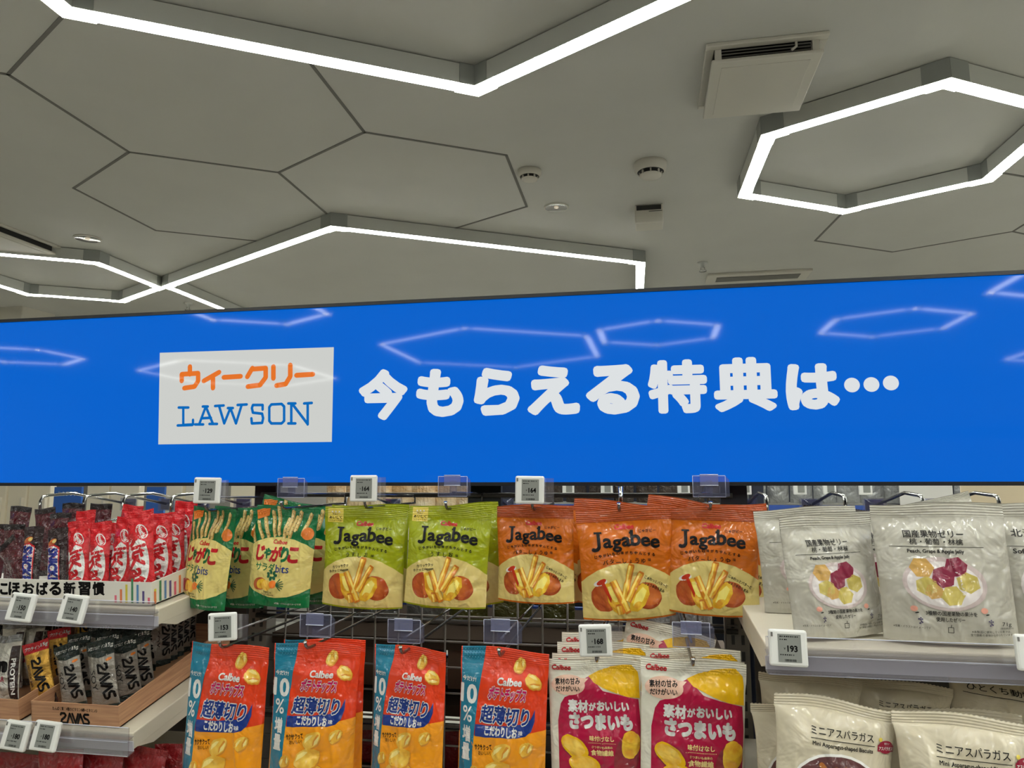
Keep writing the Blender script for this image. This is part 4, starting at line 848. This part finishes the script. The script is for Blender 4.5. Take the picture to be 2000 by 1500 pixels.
bag('biscuit', 'biscuit packet in deep shadow under the middle of the right shelf', 1755, 1330, 190, 1.22, ry=5, seed=52, hs=.9)
bag('animal', 'shadowed ivory packet with one line of writing at the back right', 1985, 1318, 250, 1.22, ry=6, seed=53, hs=.62)

# ------------------------------------------------------------------ chocolate bars in the white tray
def bar(k, label, x, w, y, z, **a): return packet(k, label, (x, 1010 if z > ll.z+.05 else 1290), w*(1.13 if k in ('wafer', 'choc') else 1.04), 1.16+(y-1.045)*.72, fz=z+(math.tan(TU)*(1.16+(y-1.045)*.72-YU) if z > ll.z+.05 else math.tan(TL)*(1.16+(y-1.045)*.72-YL)), **a)
zt_ = ul.z+.003; REDB = 'red wafer bars in the white tray'
for lab, x, w, y, ry, rz, sd in (('red wafer bar at the left of the red ones, beside the brown bars', 152, 41, 1.062, -10, 4, 60), ('red wafer bar second from the left in the front of the tray', 199, 40, 1.068, -4, 6, 61), ('red wafer bar squeezed behind the second red bar', 222, 38, 1.10, -5, 12, 60),
    ('red wafer bar half covered by the foremost red bar', 250, 42, 1.085, 2, 0, 61), ('foremost red wafer bar leaning at the right front corner of the tray', 274, 48, 1.052, -8, 6, 62), ('red wafer bar right behind the foremost red bar', 312, 42, 1.13, -6, 14, 60),
    ('red wafer bar third from the right end of the tray', 338, 40, 1.18, -5, 16, 61), ('rightmost red wafer bar, beside the green pouch', 364, 44, 1.215, 0, -4, 62), ('red wafer bar at the back behind the leftmost red one', 168, 40, 1.17, -3, 0, 61), ('red wafer bar at the back behind the foremost one', 258, 42, 1.2, 4, 0, 60)):
    bar('wafer', lab, x, w, y, zt_, ry=ry, rz=rz, rx=-5, seed=sd)
bar('choc', 'left dark brown bar with blue lettering in the tray', 70, 40, 1.064, zt_, ry=-3, rx=-5, seed=65, hs=.86); bar('choc', 'right dark brown bar with blue lettering, beside the red bars', 115, 40, 1.06, zt_, ry=-8, rx=-5, seed=66, hs=.86)
for lab, x, w, y, ry, sd in (('dark red bar at the left behind the brown bars', 30, 46, 1.09, -4, 70), ('dark red bar cut off by the left photo edge', 2, 44, 1.12, 5, 71), ('dark red bar tipped over at the front left of the tray', 12, 46, 1.058, -38, 71),
    ('black-ended bar upright at the back, fifth from the left edge', 142, 48, 1.3, 0, 70), ('black-ended bar at the back above the left brown bar', 86, 46, 1.27, -6, 71), ('black-ended bar at the back near the left edge', 40, 46, 1.28, 3, 70), ('black-ended bar at the back behind the second red bar', 196, 48, 1.3, 2, 71), ('black-ended bar at the back between the brown and red bars', 118, 46, 1.22, -4, 70)):
    bar('maroon', lab, x, w, y, zt_, ry=ry, seed=sd, hs=.9)
# protein bars in the wood-look boxes
zw = ll.z+.003
for k, lab, x, w, y, ry, rz, sd in (('goldbar', 'front gold protein bar with a red top', 66, 50, 1.045, -18, 6, 75), ('goldbar', 'gold protein bar behind the front gold one', 110, 46, 1.13, -10, 4, 76), ('goldbar', 'hindmost gold protein bar, alone among dark tops', 162, 46, 1.24, -3, 8, 76),
    ('soybar', 'front left grey protein bar leaning in the wood-look box', 128, 50, 1.04, -15, 6, 77), ('soybar', 'front right grey protein bar leaning in the wood-look box', 194, 54, 1.04, -11, 8, 78), ('soybar', 'grey protein bar behind the front right one, turned sideways', 236, 48, 1.09, -9, 34, 77), ('soybar', 'grey protein bar by the right wall of the wood-look box', 262, 48, 1.135, -8, 34, 78),
    ('soybar', 'tall upright grey protein bar facing forward at the right', 286, 50, 1.26, 1, 6, 77), ('soybar', 'grey protein bar in second row behind the front left one', 152, 48, 1.10, -8, 4, 78), ('soybar', 'grey protein bar in second row behind the front right one', 208, 48, 1.115, -6, 6, 77), ('soybar', 'grey protein bar in the third row, left', 190, 46, 1.17, -5, 4, 78), ('soybar', 'grey protein bar in the third row, right', 244, 46, 1.19, -4, 8, 77), ('soybar', 'grey protein bar in the fourth row by the hindmost gold one', 224, 46, 1.25, -2, 6, 78)):
    bar(k, lab, x, w, y, zw, ry=ry, rz=rz, rx=-4, seed=sd, hs=.83)
for i, (x, y) in enumerate(((312, 1.28), (325, 1.305), (337, 1.33), (349, 1.36), (360, 1.39))):
    bar('soybar', 'grey protein bar seen edge-on in the line against the right wall', x, 42, y, zw, rz=58, seed=77, hs=.9, group='edge-on protein bars along the right wall')
for lab, x, w, y, ry, sd in (('front white protein bar at the lower left edge', 16, 54, 1.04, -6, 80), ('white protein bar with silver ends, second row left', 24, 50, 1.13, -4, 81), ('white protein bar with silver ends, second row right', 62, 48, 1.15, -5, 81), ('white protein bar with silver ends, back row left', 18, 50, 1.24, 3, 81), ('white protein bar with silver ends, back row middle', 80, 48, 1.22, -3, 81), ('hindmost silver-ended protein bar beside the hindmost gold one', 98, 48, 1.3, -6, 81)):
    bar('inbar', lab, x, w, y, zw, ry=ry, rx=-4, seed=sd, hs=.9)
# red packets on the bottom left shelf
for i, (x, y, w) in enumerate(((120, 1462, 100), (200, 1470, 95), (285, 1458, 95), (330, 1452, 60), (40, 1470, 90))):
    bag('redpack', ['dark red packet below the wood-look box, left', 'dark red packet below the wood-look box, middle', 'dark red packet below the wood-look box, right', 'narrow dark red packet beside the leftmost chip pouch', 'dark packet at the bottom left corner'][i], x, y, w, 1.1+.02*i, ry=(i % 3-1)*4, seed=85)
# ------------------------------------------------------------------ the other face of this shelving, seen under the sign
BLUT = mat('blue tag back', (84, 92, 140), .4)
hkl = [(80, 'first'), (165, 'second'), (242, 'third'), (335, 'fourth'), (675, 'fifth'), (935, 'sixth'), (1497, 'seventh'), (1650, 'eighth'), (1802, 'ninth'), (1950, 'tenth')]
for i, (px, nth) in enumerate(hkl):
    a = aty(px, 968, YM+.05); lo = aty(px, 1002, YM+.05); o = thing('rear_hook', 'bent wire hook on the far face of the shelves, %s from the left' % nth, 'display hook', (a.x, a.y, lo.z))
    h = a.z-lo.z; L = .3
    MB().tube([(0, 0, -.03), (0, 0, h*.7), (0, .006, h*.93), (0, .02, h), (0, .1, h+.003), (0, L, h-.03)], .0036, CHROME, 10).build('upper_wire', o)
    MB().tube([(0, .0, -.03), (0, L+.02, -.03), (0, L+.03, -.02)], .003, CHROME).build('prong', o)
    MB().box((0, L+.004, h-.032), (.052, .002, .036), CLR).box((0, L+.007, h-.032), (.04, .002, .03), BLUT).build('tag_holder', o)
# goods on that face, glimpsed through the mesh between the two hanging rows
BOARD = mat('rear board', (48, 39, 32), .9, spec=.03); KRAFT = mat('carton', (96, 78, 60), .6)
zs = zl(900, 1222, 1.62); o = thing('rear_shelf', 'dark shelf board behind the mesh, between the two rows of pouches', 'shelf', ((xa+xb)/2, 1.53, zs)); MB().box((0, .145, -.012), (xb-xa-.06, .37, .022), BOARD).build('board', o); MB().box((0, .335, -.012), (xb-xa-.06, .01, .034), mat('blue-lit rear rail', (62, 84, 150), .3)).build('price_rail', o)  # the rail's colour has blue light painted in
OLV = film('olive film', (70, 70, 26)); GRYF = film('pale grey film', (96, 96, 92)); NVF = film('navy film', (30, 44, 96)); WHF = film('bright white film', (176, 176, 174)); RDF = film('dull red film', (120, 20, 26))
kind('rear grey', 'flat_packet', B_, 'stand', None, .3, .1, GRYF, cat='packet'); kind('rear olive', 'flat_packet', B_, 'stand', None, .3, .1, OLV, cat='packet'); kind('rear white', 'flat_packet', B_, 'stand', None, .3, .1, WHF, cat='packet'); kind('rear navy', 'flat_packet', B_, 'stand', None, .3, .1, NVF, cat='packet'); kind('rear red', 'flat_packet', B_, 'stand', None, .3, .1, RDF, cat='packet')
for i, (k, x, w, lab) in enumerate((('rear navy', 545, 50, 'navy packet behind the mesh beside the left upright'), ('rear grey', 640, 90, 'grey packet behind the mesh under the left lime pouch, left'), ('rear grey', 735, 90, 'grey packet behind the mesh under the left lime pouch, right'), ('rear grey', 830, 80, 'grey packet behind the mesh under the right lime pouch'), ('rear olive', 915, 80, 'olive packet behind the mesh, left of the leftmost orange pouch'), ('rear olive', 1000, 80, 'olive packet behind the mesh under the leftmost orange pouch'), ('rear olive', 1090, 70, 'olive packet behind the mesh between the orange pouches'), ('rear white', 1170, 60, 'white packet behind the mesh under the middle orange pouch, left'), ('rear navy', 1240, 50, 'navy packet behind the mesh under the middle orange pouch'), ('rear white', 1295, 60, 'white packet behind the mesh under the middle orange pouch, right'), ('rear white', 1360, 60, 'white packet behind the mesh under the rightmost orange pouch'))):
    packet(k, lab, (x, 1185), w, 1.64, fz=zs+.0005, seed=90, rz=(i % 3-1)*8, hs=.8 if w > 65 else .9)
z2_ = zl(900, 1340, 1.62)
for i, (x, w) in enumerate(((600, 150), (770, 160), (950, 150), (1110, 120), (1260, 140), (1380, 90))):
    p = aty(x, 1232, 1.62); s_ = mpp(p); h = .09; o = thing('carton', ['brown carton under the rear shelf board, leftmost', 'brown carton under the rear shelf board, second from the left', 'brown carton under the rear shelf board, third from the left', 'brown carton under the rear shelf board, third from the right', 'brown carton under the rear shelf board, second from the right', 'brown carton under the rear shelf board, rightmost'][i], 'box', (p.x, 1.67, z2_+h/2+.001))
    MB().box((0, 0, 0), (w*s_*.94, .16, h), KRAFT, bev=.002).build('body', o); MB().box((0, -.0805, .02), (w*s_*.4, .001, .05), mat('carton label', (124, 108, 88), .6)).build('printed_label', o)
z2 = z2_; o = thing('rear_shelf', 'lower dark shelf board behind the mesh, between the chip pouches', 'shelf', ((xa+xb)/2, 1.53, z2)); MB().box((0, .145, -.012), (xb-xa-.06, .37, .022), BOARD).build('board', o); MB().box((0, .335, -.012), (xb-xa-.06, .01, .034), MATS['blue-lit rear rail']).build('price_rail', o)
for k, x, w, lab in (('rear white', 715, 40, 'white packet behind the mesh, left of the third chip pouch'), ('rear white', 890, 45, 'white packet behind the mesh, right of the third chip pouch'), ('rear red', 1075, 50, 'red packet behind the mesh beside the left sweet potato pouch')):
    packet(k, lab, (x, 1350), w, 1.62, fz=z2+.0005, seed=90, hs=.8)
z3 = zl(890, 1500, 1.62); o = thing('rear_shelf', 'lowest dark shelf board behind the mesh with red packets', 'shelf', ((xa+xb)/2, 1.53, z3)); MB().box((0, .145, -.012), (xb-xa-.06, .37, .022), BOARD).build('board', o); MB().box((0, .335, -.012), (xb-xa-.06, .01, .034), MATS['blue-lit rear rail']).build('price_rail', o)
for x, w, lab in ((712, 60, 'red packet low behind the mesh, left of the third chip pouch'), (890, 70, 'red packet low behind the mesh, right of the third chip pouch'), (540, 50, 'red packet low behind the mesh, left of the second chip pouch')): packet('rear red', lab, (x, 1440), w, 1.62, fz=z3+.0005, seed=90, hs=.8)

# ------------------------------------------------------------------ across the next aisle: far shelves, packets, signs
FY = 3.1
DNV = mat('far dark navy', (26, 32, 50), .5); FCR = mat('far cream', (232, 222, 198), .6); FBL = mat('far blue-lit strip', (52, 84, 160), .4); FGR = mat('far grey', (128, 126, 118), .5)  # strip blue is reflected light put into the colour of the shelf fronts
px0, px1 = aty(905, 950, FY).x, aty(2150, 950, FY).x
o = thing('far_shelving', 'dark shelving across the next aisle, seen under the sign at right', 'shelving', ((px0+px1)/2, FY, 0)); L = px1-px0
MB().box((0, .5, .8), (L, .04, 1.6), DNV).build('back_panel', o)
for k in range(5): MB().box((-L/2+.02+k*(L-.04)/4, .25, .8), (.04, .5, 1.6), DNV).build('upright', o)
zf = zl(1200, 985, FY)
for dz, nm in ((0, 'shelf'), (-.3, 'shelf')):
    f = MB().box((0, .25, zf+dz-.015), (L, .5, .02), FGR).build(nm, o); MB().box((0, -.004, zf+dz-.02), (L, .01, .04), FBL).build('price_strip', f)
for x in (1110, 1185, 1335, 1455, 1562, 1620, 1690):
    p = aty(x, 954, FY-.02); q = thing('far_price_tag', 'small white price tag across the aisle, under the right half of the sign', 'price tag', p, group='small price tags across the aisle'); MB().box((0, 0, 0), (.05, .01, .05), TAGW, bev=.003).build('case', q); MB().box((.004, -.0055, 0), (.026, .001, .032), PAPER).build('display', q)
kind('far clear', 'far_pouch', P_, 'stand', None, .3, .1, film('far silver film', (150, 152, 150), .18, .3), cat='packet'); kind('far bread', 'bread_bag', P_, 'pillow', None, .5, .1, film('far bread film', (206, 192, 160), .3, noise=((176, 140, 92), 9)), cat='bread bag')
kind('far dark', 'far_pouch', P_, 'stand', None, .3, .1, film('far dark film', (62, 52, 44), .3), cat='packet')
for i in range(12):
    packet('far clear', 'pale shiny pouch across the aisle, under the right end of the sign', (1475+i*46, 1000), 44, FY+.14, fz=zf+.002, seed=91, rz=(i*37 % 20)-10, hs=1.15, group='shiny pouches across the aisle')
for i in range(8):
    packet('far dark', 'dark pouch across the aisle, seen above the orange pouches', (1080+i*46, 1000), 42, FY+.14, fz=zf+.002, seed=91, rz=(i*31 % 24)-12, hs=1.1, group='dark pouches across the aisle')
FY2 = 2.7; zb2 = zl(790, 1040, FY2)
o = thing('bread_shelf', 'pale shelf of bread bags across the aisle', 'shelf', (aty(790, 1000, FY2).x, FY2, zb2)); MB().box((0, .2, -.02), (.7, .4, .03), FCR).build('board', o); MB().box((0, .38, .2), (.7, .02, .42), FCR).build('back_panel', o); o.location.x -= .1
for i in range(7):
    packet('far bread', 'plump beige bread bag across the aisle, above the lime pouches', (655+i*43, 1000), 50, FY2+.08+.12*(i % 2), fz=zb2+.002, seed=92+i % 2, hs=.8, rz=(i*29 % 30)-15, group='bread bags across the aisle')
# left: cream uprights of a chilled cabinet and two blue hanging signs
FY3 = 3.2
for i, (x0_, x1_) in enumerate(((-60, 12), (16, 52), (56, 98), (170, 212), (216, 272), (324, 356), (362, 392), (450, 512))):
    a, b = aty(x0_, 960, FY3), aty(x1_, 960, FY3)
    o = thing('cabinet_door', 'cream cabinet door across the aisle under the left part of the sign', 'cabinet door', ((a.x+b.x)/2, FY3, 0), group='cream cabinet doors across the aisle'); W_ = b.x-a.x
    MB().box((0, .02, .85), (W_, .04, 1.7), FCR, bev=.004).build('leaf', o); MB().box((W_*.36, -.008, .95), (W_*.1, .02, .8), mat('pale handle', (222, 214, 196), .4)).build('handle', o)
def bsign(label, x0_, x1_, y0_, y1_, txt, y):
    a, b = aty(x0_, y1_, y), aty(x1_, y0_, y); o = thing('aisle_sign', label, 'sign', ((a.x+b.x)/2, y, a.z)); W_, H_ = b.x-a.x, b.z-a.z
    m_ = MB().box((0, .006, H_/2-.1), (W_, .012, H_+.2), mat('sign blue', (44, 96, 176), .4)); A = Art()
    if txt: A.text(mat('sign white', (210, 222, 236), .5), txt, 0, H_*.62, w=W_*.72, h=H_*.26, dil=.03, layer=1)
    flat(m_, A, (0, 0, 0), (1, 0, 0), (0, 0, 1), (0, -1, 0), .001); m_.build('face', o); MB().box((0, .022, -a.z/2-.05), (.03, .02, a.z-.1), ALU).build('post', o); return o
bsign('blue sign with white writing across the aisle at left', 104, 160, 951, 985, 'セルフレジ', 2.9)
bsign('plain blue sign across the aisle behind price tag 129', 284, 322, 951, 1000, None, 3.0)
for x0_, lab, wr_ in ((1760, 'white card sign across the aisle at right', .16), (1880, 'cream card sign across the aisle at the right edge', .22)):
    a = aty(x0_, 998, 2.6); o = thing('card_sign', lab, 'sign', (a.x+wr_/2, 2.6, a.z)); MB().box((0, .003, .04), (wr_, .006, .1), mat('card '+lab[:5], (214, 212, 204) if wr_ < .2 else (206, 190, 158), .5)).build('face', o); MB().tube([(0, .01, -a.z), (0, .01, .03)], .006, ALU).build('stand', o)

# ------------------------------------------------------------------ shelf block added unseen behind the viewer to hold back fill light
BK = mat('blocker goods', (70, 60, 52), .6, noise=((120, 84, 60), 6))
o = thing('fill_blocking_shelves', 'unseen tall stocked shelves, added behind the viewer to hold back fill light', 'shelving', (0, -1.55, 0))
MB().box((0, -.3, .9), (6.4, .04, 1.8), PANEL).build('back_panel', o)
for k in range(6): MB().box((0, -.05, .12+k*.32), (6.4, .46, .03), PANEL).build('board', o)
for k in range(5): MB().box((0, -.06, .255+k*.32), (6.2, .36, .22), BK).build('goods_row', o)
